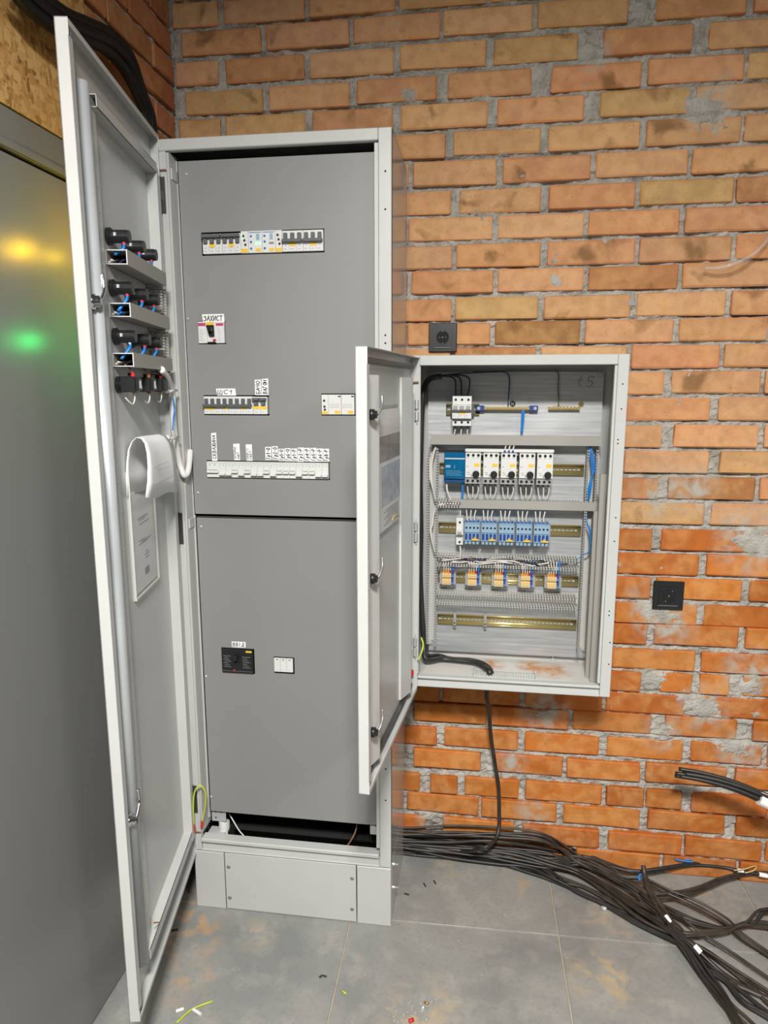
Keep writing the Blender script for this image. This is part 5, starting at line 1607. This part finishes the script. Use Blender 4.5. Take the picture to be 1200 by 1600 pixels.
cx = [(p[0][0] + p[1][0]) / 2 for p in ms]
proto = motor_starter(cx[0])
for i in range(5):
    o = proto if i == 0 else copy_tree(proto)
    o.location = (cx[i], -.113, z0)
    o['label'] = '%s white motor starter from the left, black knob, under the busbar' % OR5[i]
pa, pb = (0.8085, 1.4323), (1.0722, 1.4228)
root = thing('comb_busbar', 'white insulated comb busbar along the tops of the motor starters', 'busbar', ((pa[0] + pb[0]) / 2, -.085, pb[1] + .001))
hw, hb = (pb[0] - pa[0]) / 2, pa[1] - pb[1]
MB().box(-hw, hw, -.008, .012, 0, hb, .0015).build('insulation', 'device_white', root)
for i in range(3):
    x = cx[2] - (pa[0] + pb[0]) / 2 - .012 + .012 * i
    MB().cyl((x, -.0085, -.006), (x, -.0085, .006), .003, n=8).build('tap_ferrule', 'blue_plastic', root)
    lead(root, [(x, -.0085, .004), (x + .001, -.007, .013), (x + .004, .004, .020), (x + .008, .02, .020)], .0024, 'wire_white')

# third bay: one grey fuse holder and five blue relay sockets
pa, pb = (0.786, 1.2198), (0.8071, 1.1338)
xa, xb, zz1, zz0 = pa[0], pb[0], pa[1], pb[1]
root = face_thing('fuse_holder', 'slim white single module left of the blue relays', 'fuse holder', xa, xb, zz0, -.10)
w, hh = xb - xa, zz1 - zz0
MB().profile_x([(.016, 0), (.016, hh * .34), (0, hh * .40), (0, hh * .56), (.010, hh * .60), (.010, hh), (.062, hh), (.062, 0)], -w / 2, w / 2).build('body', 'device_white', root)
MB().box(-w * .3, w * .3, -.006, .002, hh * .42, hh * .52, .001).build('lever', 'device_grey', root)
for zf in (.84, .10):
    MB().cyl((0, .011 if zf > .5 else .017, hh * zf), (0, .008 if zf > .5 else .014, hh * zf), .0034, n=10).build('terminal', 'hole_black', root)
lead(root, [(0, .03, hh), (.001, .03, hh + .02), (.002, .028, hh + .035)], .0024, 'wire_white')
lead(root, [(.0, .03, 0), (.003, .028, -.02), (.002, .026, -.05)], .0028, 'wire_white')
rl = ((0.8117, 1.2094), (0.8581, 1.1365)), ((0.8642, 1.2098), (0.9086, 1.1361)), ((0.9163, 1.2102), (0.9617, 1.1378)), ((0.968, 1.2106), (1.0143, 1.1394)), ((1.0194, 1.211), (1.0676, 1.1401))
rz1 = sum(p[0][1] for p in rl) / 5
rz0 = sum(p[1][1] for p in rl) / 5
rw = sum(p[1][0] - p[0][0] for p in rl) / 5
rh = rz1 - rz0


def relay_socket(x):
    root = thing('relay_socket', 'x', 'relay', (x, -.105, rz0), 0, 'blue relay sockets on the third rail')
    w, h = rw, rh
    MB().profile_x([(.014, h * .08), (.010, h * .14), (.004, h * .18), (.004, h * .52), (0, h * .56), (0, h * .90), (.012, h * .96), (.066, h * .96), (.066, h * .08)], -w / 2, w / 2).build('socket', 'blue_relay', root)
    for i in range(4):
        xx = -w / 2 + w / 4 * (i + .5)
        MB().cyl((xx, .001, h * .76), (xx, -.0012, h * .76), .0032, n=8).build('terminal', 'hole_black', root)
        MB().box(xx - w * .085, xx + w * .085, .0005, .006, h * .24, h * .50, .0008).build('relay_case', 'blue_plastic', root)
        MB().box(xx - w * .10, xx + w * .08, .006, .020, h * .02, h * .14, .001).build('lower_terminal', 'blue_relay', root)
        MB().cyl((xx, .0135, h * .14), (xx, .009, h * .145), .0028, n=8).build('terminal', 'hole_black', root)
        MB().cyl((xx, .016, h * .94), (xx, .016, h * 1.03), .003, n=8).build('ferrule', 'blue_terminal', root)
    MB().box(w * .02, w * .42, -.001, .004, h * .21, h * .28).box(w * .14, w * .20, -.001, .004, h * .28, h * .36).build('tab', 'sticker_yellow', root)
    for i in range(3):
        xx = -w / 2 + w / 4 * (i + .6)
        lead(root, [(xx, .016, h), (xx - .001, .018, h + .016), (xx + .003 * (i - 1), .022, h + .034)], .0021, 'wire_white')
    for s in (-1, 1):
        MB().box(s * (w / 2 + .003) - .002, s * (w / 2 + .003) + .002, .018, .066, h * .12, h * .90, .001).build('end_plate', 'device_grey', root)
    return root


cx = [(p[0][0] + p[1][0]) / 2 for p in rl]
proto = relay_socket(cx[0])
for i in range(5):
    o = proto if i == 0 else copy_tree(proto)
    o.location = (cx[i], -.105, rz0)
    o['label'] = '%s light blue relay socket from the left, yellow tab' % OR5[i]

# fourth bay: five groups of terminal blocks
tb = ((0.736, 1.0359), (0.7869, 0.9982)), ((0.8163, 1.0379), (0.867, 0.9993)), ((0.8978, 1.0388), (0.9502, 1.0006)), ((0.9804, 1.0389), (1.0325, 1.0008)), ((1.0601, 1.0419), (1.113, 1.002))
tz0 = sum(p[1][1] for p in tb) / 5
tz1 = sum(p[0][1] for p in tb) / 5
tw = sum(p[1][0] - p[0][0] for p in tb) / 5
thh = tz1 - tz0


def terminal_group(x):
    root = thing('terminal_group', 'x', 'terminal block', (x, -.08, tz0), 0, 'terminal blocks on the fourth rail')
    w, h = tw, thh
    for s, xx in ((0, -w / 2 + .004), (1, w / 2 - .004)):
        MB().box(xx - .004, xx + .004, .004, .0415, h * .05, h * .95, .0008).cyl((xx, .0045, h * .5), (xx, .002, h * .5), .0022, n=8).build('end_stop', 'device_grey', root)
    q = (w - .016) / 5
    for i in range(5):
        xx = -w / 2 + .008 + q * (i + .5)
        blue = i == 4
        o = MB().profile_x([(.006, 0), (0, h * .06), (0, h * .34), (.008, h * .40), (.008, h * .60), (0, h * .66), (0, h * .94), (.006, h), (.0415, h), (.0415, 0)], xx - q * .46, xx + q * .46).build('terminal', 'blue_terminal' if blue else 'beige_terminal', root)
        MB().cyl((xx, .001, h * .20), (xx, -.0012, h * .20), .0019, n=8).cyl((xx, .001, h * .80), (xx, -.0012, h * .80), .0019, n=8).build('terminal_screw', 'zinc_dull', o)
        MB().cyl((xx, .008, h * .95), (xx + .0015, .007, h + .010), .0024, n=8).build('ferrule', 'blue_terminal' if blue else ('ferrule_orange' if i != 3 else 'red_plastic'), root)
        lead(root, [(xx + .001, .007, h + .008), (xx + .0015, .006, h + .024), (xx + .002 * (i - 2), .010, h + .050)], .0019 if not blue else .0028, 'wire_blue' if blue else 'wire_white')
    return root


cx = [(p[0][0] + p[1][0]) / 2 for p in tb]
proto = terminal_group(cx[0])
for i in range(5):
    o = proto if i == 0 else copy_tree(proto)
    o.location = (cx[i], -.08, tz0)
    o['label'] = '%s group of beige and blue terminal blocks from the left' % OR5[i]
for i, (x, z) in enumerate(((0.7848, 0.8695), (0.8821, 0.8677))):
    root = thing('end_clamp', 'grey end clamp on the lowest rail, %s' % ('left one', 'right one')[i], 'end clamp', (x, YPL - .008, zc[4] - .024), 0, 'end clamps on the lowest rail')
    MB().box(-.0045, .0045, -.012, -.0002, 0, .048, .001).box(-.0045, .0045, -.024, -.012, .012, .030, .001).build('clamp', 'device_grey', root)
    MB().cyl((0, -.024, .021), (0, -.0255, .021), .0024, n=8).build('screw', 'hole_black', root)

# loose wiring lying in the open trunking
rnd = random.Random(5)
XL, XR = VLX[1], VRX[0]
for k in range(16):
    mt = ('wire_white', 'wire_white', 'wire_white', 'wire_black', 'wire_darkblue', 'wire_brown', 'wire_white')[k % 7]
    a = XL + rnd.uniform(.0, .10)
    b_ = XR - rnd.uniform(.02, .22)
    pts = []
    x = a
    while x < b_:
        pts.append((x, YD + rnd.uniform(.006, .04), h3[0] + rnd.uniform(.005, h3[1] - h3[0] - .005)))
        x += rnd.uniform(.03, .055)
    o = MB().tube(pts, .0024, 6, 4).build('trunking_wire', mt, None, True)
    tag(o, 'thin %s wire woven along the open trunking above the terminal blocks' % {'wire_white': 'white', 'wire_black': 'black', 'wire_darkblue': 'dark blue', 'wire_brown': 'brown'}[mt], 'wire', '%s wires in the open trunking' % {'wire_white': 'white', 'wire_black': 'black', 'wire_darkblue': 'dark blue', 'wire_brown': 'brown'}[mt])
for k in range(4):
    dx = .003 * k
    o = MB().tube([(VLX[1] - .006, YD + .02, h1[0] - .01), (VLX[0] + .012 - dx, YD + .012 + .004 * k, h1[0] - .05), (VLX[0] + .010 - dx, YD + .012, (h1[0] + h2[1]) / 2), (VLX[0] + .014, YD + .014, h2[1] + .03), (VLX[1] + .002, YD + .016, h2[1] - .006 - .002 * k), (VLX[1] + .05, YD + .018, h2[0] + .006 + .002 * k), (VLX[1] + .09, YD + .02, h2[0] + .010)], .0024, 6, 5).build('loop_wire', 'wire_white', None, True)
    tag(o, 'white wire bowed in the left upright trunking beside the voltage relay', 'wire', 'white wires in the upper left trunking')
for k in range(2):
    o = MB().tube([(VLX[1] + .03, YD + .02, h2[0] + .006), (VLX[1] - .004, YD + .012, h2[0] - .004), (VLX[0] + .014 - .003 * k, YD + .010, h2[0] - .06), (VLX[0] + .010 - .003 * k, YD + .010, (h2[0] + h3[1]) / 2), (VLX[0] + .016, YD + .012, h3[1] + .03), (VLX[1] + .004, YD + .014, h3[1] - .006), (VLX[1] + .05, YD + .02, h3[0] + .008)], .0022, 6, 5).build('loop_wire', 'wire_white', None, True)
    tag(o, 'white wire bowed in the left upright trunking beside the relays', 'wire', 'white wires in the lower left trunking')
for k in range(3):
    s = .004 * k
    o = MB().tube([(VRX[0] + .006, YD + .02, h1[0] - .002), (VRX[0] + .016 - s, YD + .008 + s, h1[0] - .03), (VRX[1] - .006 - s, YD + .010, h1[0] - .07), (VRX[0] + .012 + s * .5, YD + .010, (h1[0] + h2[1]) / 2 - .02), (VRX[0] + .005 + s, YD + .012, h2[1] + .03), (VRX[0] + .008, YD + .02, h2[1])], .0021, 6, 5).build('loop_wire', 'wire_blue', None, True)
    tag(o, 'blue wire twisting down the right upright trunking', 'wire', 'blue wires in the upper right trunking')
for k in range(2):
    o = MB().tube([(VRX[0] + .006, YD + .02, h2[0] - .006), (VRX[0] + .008, YD + .012, h2[0] - .04), (VRX[1] - .010, YD + .010, (h2[0] + h3[1]) / 2 + .01 * k), (VRX[1] - .009, YD + .010, (h2[0] + h3[1]) / 2 - .05), (VRX[0] + .002, YD + .014, h3[1] + .012), (VRX[0] - .02, YD + .02, h3[1] - .01)], .0019, 6, 5).build('loop_wire', 'wire_blue', None, True)
    tag(o, 'blue wire bowed in the right upright trunking beside the relays', 'wire', 'blue wires in the lower right trunking')

# ------------------------------------------------------------------ wall sockets
def wall_socket(cx_, cz_, s, label, rot):
    root = thing('wall_socket', label, 'socket', (cx_, 0, cz_))
    MB().box(-s / 2, s / 2, -.010, -.0035, -s / 2, s / 2, .002).build('frame', 'socket_black', root)
    q = s * .31
    rings = []
    for y, a in ((-.010, q * 1.0), (-.0135, q * 1.0)):
        rings.append([(sx * a, y, sz * a) for sx, sz in ((-1, -1), (1, -1), (1, 1), (-1, 1))])
    MB().loft(rings).build('insert', 'socket_black', root)
    MB().prism([(-q * .9, -q * 1.05), (q * .9, -q * 1.05), (q * 1.1, -q * 1.18), (-q * 1.1, -q * 1.18)], -.0138, -.010).build('sill', 'toggle_grey', root)
    ring = MB()
    n = 28
    ring.loft([[(r * math.cos(2 * math.pi * i / n), y, r * math.sin(2 * math.pi * i / n)) for i in range(n)] for y, r in ((-.0136, q * .80), (-.0150, q * .82), (-.0150, q * .72), (-.0136, q * .70))], cap=False)
    ring.build('ring', 'socket_black', root)
    MB().cyl((0, -.0137, 0), (0, -.0134, 0), q * .70, n=28).build('well', 'hole_black', root)
    d = Vector((math.cos(rot), 0, math.sin(rot)))
    e_ = Vector((-d.z, 0, d.x))
    for sgn in (-1, 1):
        p = d * (q * .36 * sgn)
        MB().cyl((p.x, -.0139, p.z), (p.x, -.0136, p.z), q * .09, n=10).build('pin_hole', 'black_plastic', root)
    for k in (-.66, .66):
        p = e_ * (q * k)
        MB().cyl((p.x, -.0165, p.z), (p.x, -.0136, p.z), q * .06, n=8).build('earth_clip', 'chrome', root)
    MB().lathe((0, -.0136, 0), (0, -1, 0), [(0, q * .09), (.0012, q * .08)], 10).build('screw', 'chrome', root)


a, b_ = (0.688, 1.8135), (0.7747, 1.7217)
wall_socket((a[0] + b_[0]) / 2, (a[1] + b_[1]) / 2, b_[0] - a[0], 'black wall socket just above the wall cabinet', 0.0)
a, b_ = (1.4018, 1.0162), (1.4936, 0.9317)
wall_socket((a[0] + b_[0]) / 2, (a[1] + b_[1]) / 2, b_[0] - a[0], 'black wall socket on the orange bricks right of the wall cabinet', -0.5)

# ------------------------------------------------------------------ conduits in the upper left corner
CON = [(-0.045, -0.8699, 2.3668), (-0.045, -0.8121, 2.3537), (-0.045, -0.7113, 2.3576), (-0.045, -0.6077, 2.3828), (-0.045, -0.5106, 2.4038), (-0.045, -0.4215, 2.3957), (-0.045, -0.3605, 2.3599), (-0.045, -0.3202, 2.3204), (-0.045, -0.3146, 2.2511), (-0.045, -0.3207, 2.0878)]
for k in range(3):
    pts = [(x + (.000, .004, .0)[k], y + (.0, .016, .030)[k], z + (.0, .022, .046)[k] * (1 if i < 6 else .35)) for i, (x, y, z) in enumerate(CON)]
    root = thing('conduit', 'black conduit bending down into the corner above the cabinet, %s of three' % ('lowest', 'middle', 'topmost')[k], 'conduit', pts[-1], 0, 'black conduits in the corner')
    MB().tube([tuple(Vector(p) - Vector(pts[-1])) for p in pts], .0135, 10).build('hose', 'conduit_black', root, True)

# clear tube sticking out at the right
o = MB().tube([(1.4754, -0.03, 1.9502), (1.5108, -0.05, 1.9479), (1.5492, -0.06, 1.9573), (1.5928, -0.05, 1.98), (1.6307, -0.03, 2.0134), (1.652, -0.005, 2.0486)], .0055, 10).build('clear_tube', 'tube_clear', None, True)
tag(o, 'short clear plastic tube curving out from the right of the wall', 'tube')

# ------------------------------------------------------------------ loose cables
def cable(name, label, pts, r, material='cable_dusty', group=None, tags=()):
    if name == 'floor_cable':      # the runs go on across the floor beyond the right edge of the view
        a, b_ = Vector(pts[-2]), Vector(pts[-1])
        d = Vector((b_.x - a.x, b_.y - a.y, 0)).normalized()
        d.y = min(d.y, 0.05)
        pts = list(pts) + [(b_.x + d.x * .22, min(b_.y + d.y * .22, -.03), .010), (b_.x + d.x * .50 + .06, min(b_.y + d.y * .45, -.04), .009)]
    if not tags:
        o = MB().tube(pts, r, 7, 5).build(name, material, None, True)
        return tag(o, label, 'cable', group)
    root = thing(name, label, 'cable', pts[-1], 0, group)
    MB().tube([tuple(Vector(p) - Vector(pts[-1])) for p in pts], r, 7, 5).build('sheath', material, root, True)
    for (i, f0, f1) in tags:
        a, b_ = Vector(pts[i]), Vector(pts[i + 1])
        MB().cyl(a.lerp(b_, f0) - Vector(pts[-1]), a.lerp(b_, f1) - Vector(pts[-1]), r * 1.3, n=8).build('white_tag', 'paper', root)
    return root


cable('drop_cable', 'single black cable hanging from the wall cabinet down to the floor bundle', [(.894, -.150, .72), (.892, -.140, .66), (0.9009, -0.1, 0.596), (0.9099, -0.07, 0.4925), (0.9252, -0.05, 0.3914), (0.9407, -0.04, 0.2937), (0.9451, -0.04, 0.2114), (0.9464, -0.05, 0.1585), (0.934, -0.08, 0.1256), (0.894, -0.12, 0.1192), (0.8302, -0.0494, 0.05), (0.7521, -0.026, 0.045), (0.6685, 0.0333, 0.03)], .0062, 'cable_black')

BUN = 'black cables in the floor bundle'
ENDS = ('sweeping outermost to the lower right', 'fanning out to the lower right', 'dropping steeply to the bottom edge', 'dropping steepest to the bottom edge', 'running diagonally to the right', 'running straight to the right edge', 'looping up at the right edge', 'bending level to the right edge', 'turning back toward the wall')
left_lo = [(0.4539, -0.0048, 0.01), (0.6224, -0.0268, 0.01), (0.7755, -0.0393, 0.01), (0.9397, -0.0492, 0.01), (1.0461, -0.0665, 0.01), (1.1211, -0.0998, 0.01)]
left_mid = [(0.4553, -0.0114, 0.03), (0.6397, -0.0209, 0.03), (0.8187, -0.0233, 0.03), (0.9936, -0.0323, 0.03), (1.1208, -0.0502, 0.025)]
left_hi = [(0.4598, -0.035, 0.0694), (0.6409, -0.035, 0.0822), (0.774, -0.035, 0.0928), (0.9479, -0.035, 0.1124), (1.0967, -0.045, 0.1124)]
tails = [
    [(1.1936, -0.1465, 0.01), (1.2874, -0.207, 0.01), (1.367, -0.2672, 0.012), (1.4413, -0.3161, 0.02), (1.4725, -0.3406, 0.02), (1.5117, -0.4021, 0.01), (1.5584, -0.4473, 0.01), (1.5769, -0.5097, 0.01), (1.6444, -0.561, 0.01)],
    [(1.2263, -0.1267, 0.012), (1.3077, -0.1788, 0.012), (1.3919, -0.2371, 0.016), (1.4626, -0.309, 0.025), (1.5409, -0.359, 0.02), (1.6037, -0.4303, 0.012), (1.6596, -0.5213, 0.01)],
    [(1.2046, -0.0541, 0.02), (1.3009, -0.1234, 0.02), (1.3867, -0.2159, 0.02), (1.4492, -0.2817, 0.03), (1.4733, -0.335, 0.03), (1.503, -0.4143, 0.012), (1.5366, -0.5155, 0.01), (1.5754, -0.5818, 0.01)],
    [(1.2117, -0.0786, 0.025), (1.2924, -0.1485, 0.025), (1.373, -0.2346, 0.025), (1.4316, -0.3001, 0.035), (1.4801, -0.3554, 0.03), (1.5118, -0.4305, 0.012), (1.5345, -0.4919, 0.01), (1.5525, -0.5814, 0.01)],
    [(1.2062, -0.0353, 0.035), (1.3546, -0.12, 0.035), (1.4152, -0.1946, 0.035), (1.456, -0.2514, 0.04), (1.5062, -0.3183, 0.03), (1.5804, -0.3763, 0.02), (1.6696, -0.4523, 0.012)],
    [(1.2192, -0.014, 0.04), (1.3414, -0.0922, 0.04), (1.4082, -0.1074, 0.045), (1.4798, -0.1552, 0.04), (1.5533, -0.1826, 0.03), (1.6274, -0.2293, 0.02), (1.6607, -0.2719, 0.015), (1.7165, -0.3277, 0.01)],
    [(1.227, -0.0386, 0.03), (1.3268, -0.1206, 0.03), (1.4202, -0.1905, 0.03), (1.4981, -0.2413, 0.03), (1.5489, -0.2515, 0.025), (1.6197, -0.2535, 0.02), (1.6969, -0.2364, 0.03), (1.7632, -0.1987, 0.05)],
    [(1.2103, -0.0908, 0.02), (1.2994, -0.1672, 0.02), (1.3774, -0.2596, 0.02), (1.4582, -0.3178, 0.03), (1.531, -0.3123, 0.03), (1.6081, -0.2883, 0.025), (1.663, -0.2614, 0.03), (1.7494, -0.2426, 0.02)],
    [(1.2191, -0.0171, 0.035), (1.3056, -0.0659, 0.035), (1.3875, -0.162, 0.035), (1.4536, -0.1758, 0.04), (1.5581, -0.1315, 0.03), (1.6516, -0.0715, 0.03), (1.7491, -0.0089, 0.03), (1.8542, 0.028, 0.03)],
]
rnd = random.Random(9)
for k in range(27):
    tl = tails[k % len(tails)]
    base = left_lo if k % 9 in (0, 1) else (left_mid if (k % 9) in (2, 3, 6, 7) else (left_hi if k % 2 else left_mid))
    j = rnd.uniform(-1, 1)
    jy, jz = rnd.uniform(-.022, .018), rnd.uniform(0, .030)
    if base is left_lo:
        jz = rnd.uniform(0, .012)
        jy = rnd.uniform(-.004, .03)
    spread = rnd.uniform(-.009, .009) if base is left_lo else rnd.uniform(-.030, .040)
    pts = []
    for i, p in enumerate(base):
        pts.append((p[0], min(-.012, p[1] + jy + .006 * math.sin(i * 2 + k)), max(.008, p[2] + jz + .004 * math.sin(i * 1.7 + k))))
    for i, p in enumerate(tl):
        s = spread * min(1, .35 + .12 * i)
        pts.append((p[0] + s * .8 + .006 * math.sin(k + i), min(-.012, p[1] + s * .6 + .006 * math.cos(k * 2 + i)), max(.008, p[2] + jz * .5)))
    strand = 'front edge' if base is left_lo else ('middle' if base is left_mid else 'wall side')
    cable('floor_cable', 'black floor cable from the %s of the bundle, %s' % (strand, ENDS[k % len(tails)]), pts, rnd.uniform(.0036, .0052), 'cable_dusty' if k % 3 else 'cable_black', BUN)
# cables that part from the bundle and can be told apart
base = [left_hi[0], left_hi[1], left_hi[2], left_hi[3]]
cable('floor_cable', 'upper black cable running along the wall base to the right edge', base + [(1.0969, -0.04, 0.1161), (1.2113, 0.0115, 0.05), (1.315, -0.0331, 0.04), (1.3928, -0.057, 0.04), (1.4737, -0.0463, 0.05), (1.592, -0.004, 0.05), (1.7363, 0.0359, 0.05), (1.8547, 0.0236, 0.05)], .0058, 'cable_black')
cable('floor_cable', 'black cable with two white tags and a yellow tie by the wall base', [(p[0], p[1] - .02, p[2] - .01) for p in base] + [(1.2101, -0.0019, 0.04), (1.3291, -0.0471, 0.04), (1.4093, -0.0575, 0.035), (1.4958, -0.033, 0.04), (1.5916, -0.007, 0.045), (1.6814, -0.0038, 0.045), (1.7265, -0.0132, 0.045), (1.772, -0.0192, 0.045), (1.819, -0.0214, 0.04), (1.8787, -0.0212, 0.03)], .0056, 'cable_black', None, [(10, .0, .4), (11, .4, .95)])
cable('floor_cable', 'brown black cable end standing up out of the bundle', [(1.4084, -0.0933, 0.09), (1.4102, -0.1095, 0.07), (1.411, -0.1465, 0.055), (1.4184, -0.2098, 0.05), (1.4381, -0.2856, 0.045), (1.4597, -0.345, 0.035), (1.4959, -0.3964, 0.015), (1.5522, -0.4355, 0.01), (1.669, -0.4966, 0.01)], .0075, 'cable_dusty')
cable('floor_cable', 'dark cable under the raised end, crossing the bundle steeply', [(1.4158, -0.1137, 0.06), (1.4218, -0.1765, 0.055), (1.4484, -0.2644, 0.05), (1.4606, -0.3265, 0.04), (1.4819, -0.3848, 0.015), (1.5206, -0.4735, 0.01), (1.5364, -0.5837, 0.01)], .0065, 'cable_dusty')
cable('floor_cable', 'black cable marked with a white tag in the middle of the bundle', [(1.3844, -0.1727, 0.05), (1.4204, -0.2259, 0.05), (1.4389, -0.2657, 0.05), (1.4518, -0.2888, 0.045), (1.4777, -0.3289, 0.04), (1.5179, -0.3797, 0.015), (1.5784, -0.457, 0.01), (1.6455, -0.546, 0.01)], .0062, 'cable_black', None, [(2, .0, .9)])
cable('floor_cable', 'black cable marked with a white tag near the lower right', [(1.4338, -0.287, 0.05), (1.4745, -0.3399, 0.045), (1.4957, -0.3597, 0.04), (1.5114, -0.3743, 0.03), (1.5528, -0.4116, 0.012), (1.5971, -0.4502, 0.01), (1.6656, -0.4932, 0.01)], .0065, 'cable_black', None, [(2, .0, .9)])
o = MB().tube([(1.71, -0.0301, 0.056), (1.7421, -0.0273, 0.062), (1.7829, -0.0112, 0.066), (1.7709, -0.0294, 0.062), (1.7398, -0.0409, 0.058)], .002, 6).build('cable_tie', 'leaf_yellow', None, True)
tag(o, 'small yellow tie on the tagged cable by the wall', 'cable tie')
o = MB().tube([(1.3946, -0.1222, 0.055), (1.3926, -0.111, 0.06), (1.4035, -0.0973, 0.06)], .004, 8).build('wire_end', 'wire_blue', None, True)
tag(o, 'tiny blue wire end beside the raised cable', 'wire')
o = MB().tube([(1.585, -0.0121, 0.06), (1.5488, -0.0108, 0.06), (1.5327, -0.0093, 0.062), (1.5438, 0.002, 0.062), (1.5826, -0.0055, 0.062)], .0024, 6).build('wire_end', 'wire_blue', None, True)
tag(o, 'blue wire loop stripped from the cable by the wall', 'wire')
# raised bundle at the right edge
for k in range(6):
    dy, dz = (.0, .010, -.010, .004, -.006, .012)[k], (.0, .009, .006, -.010, -.006, -.004)[k]
    pts = [Vector(p) + Vector((.012 * (k % 3), dy, dz)) for p in ((1.4651, -0.16, 0.4591), (1.5179, -0.17, 0.4588), (1.5701, -0.18, 0.4545), (1.6311, -0.19, 0.4428), (1.7009, -0.2, 0.4199), (1.7702, -0.21, 0.3912), (1.8752, -0.22, 0.3419))]
    pts += [Vector((1.95, -.24, .20)) + Vector((.02 * (k % 2), dy, dz)), Vector((2.10, -.26, .04 + .012 * k)), Vector((2.3, -.30, .012))]
    cable('raised_cable', 'black cable in the cut bundle reaching in from the right edge', [tuple(p) for p in pts], .0062, 'cable_black', 'raised cut cables at the right')
o = MB().cyl((1.6937, -0.2, 0.4213), (1.7448, -0.205, 0.4022), .0195, n=12).build('bundle_tag', 'paper', None)
tag(o, 'white paper wrap round the raised cable bundle', 'paper wrap')

# ------------------------------------------------------------------ offcuts and litter on the floor
def bit(name, label, cat, p, q, r, material, mid=None, group=None):
    o = MB().tube([p] + ([mid] if mid else []) + [q], r, 6, 6).build(name, material, None, True)
    return tag(o, label, cat, group)


bit('wire_offcut', 'green yellow wire offcut lying near the door corner', 'wire', (0.1154, -0.768, 0.003), (0.1839, -0.6928, 0.003), .0024, 'wire_yellowgreen', (0.1384, -0.7248, 0.003))
for (p, q, t) in (((0.0996, -0.7371, 0.004), (0.1163, -0.727, 0.004), 'left'), ((0.1422, -0.7253, 0.004), (0.1683, -0.737, 0.004), 'right')):
    o = MB().cyl(p, q, .0042, n=10).build('sleeve', 'device_white', None)
    tag(o, 'short white plastic sleeve, %s of the pair by the green wire' % t, 'sleeve', 'white sleeves on the floor')
bit('wire_offcut', 'dark bent wire offcut beside the open door', 'wire', (-0.0339, -0.4761, 0.003), (-0.017, -0.4686, 0.003), .003, 'debris_dark')
bit('wire_offcut', 'small dark offcut on the tile in front of the plinth', 'wire', (0.4472, -0.5787, 0.003), (0.4661, -0.5739, 0.003), .0024, 'debris_dark', (0.4546, -0.5712, 0.003))
bit('wire_offcut', 'tiny green offcut right of the tile joint', 'wire', (0.5155, -0.6112, 0.003), (0.5317, -0.6212, 0.003), .0024, 'wire_yellowgreen')
bit('wire_offcut', 'dark sliver beside the wall side of the cabinet, left of two', 'wire', (0.702, -0.1655, 0.003), (0.7095, -0.1796, 0.003), .0024, 'debris_dark')
bit('wire_offcut', 'dark sliver beside the wall side of the cabinet, right of two', 'wire', (0.7346, -0.1486, 0.003), (0.742, -0.1629, 0.003), .0024, 'debris_dark')
bit('wire_offcut', 'small dark crumb close to the plinth corner', 'wire', (0.6445, -0.2215, 0.003), (0.6595, -0.2252, 0.003), .0024, 'debris_dark')
bit('red_scrap', 'small red plastic scrap at the bottom edge', 'scrap', (0.7083, -0.68, 0.003), (0.7192, -0.6728, 0.003), .005, 'red_plastic')
bit('copper_scrap', 'bent copper scrap in the dust at the bottom edge', 'scrap', (0.7427, -0.6174, 0.003), (0.7548, -0.6196, 0.003), .003, 'copper')
bit('white_scrap', 'white plastic scrap in the dust at the bottom edge', 'scrap', (0.7393, -0.6375, 0.003), (0.742, -0.6293, 0.003), .003, 'device_white')
bit('foil_scrap', 'crumpled shiny foil scrap in front of the cable bundle', 'scrap', (1.2657, -0.1985, 0.005), (1.2803, -0.2047, 0.005), .007, 'zinc')
bit('copper_scrap', 'copper scrap lying on the bottom rail of the tall door', 'scrap', (0.1002, -0.8256, 0.3423), (0.0921, -0.7827, 0.3068), .0018, 'copper')
rnd = random.Random(21)
m = MB()
for k in range(110):
    x, y = rnd.uniform(.1, 1.8), rnd.uniform(-.85, -.06)
    if x < W + .02 and y > -D - .02:
        continue
    s = rnd.uniform(.0006, .0019)
    m.box(x - s, x + s, y - s * .7, y + s * .7, 0, s * 1.2)
for k in range(40):
    c0 = Vector((0.7323, -0.6529, 0))
    x, y = c0.x + rnd.gauss(0, .04), c0.y + rnd.gauss(0, .03)
    s = rnd.uniform(.0008, .0024)
    m.box(x - s, x + s, y - s, y + s, 0, s)
o = m.build('crumbs', 'debris', None)
o['kind'] = 'stuff'
tag(o, 'pale crumbs and grit scattered over the floor tiles', 'debris')
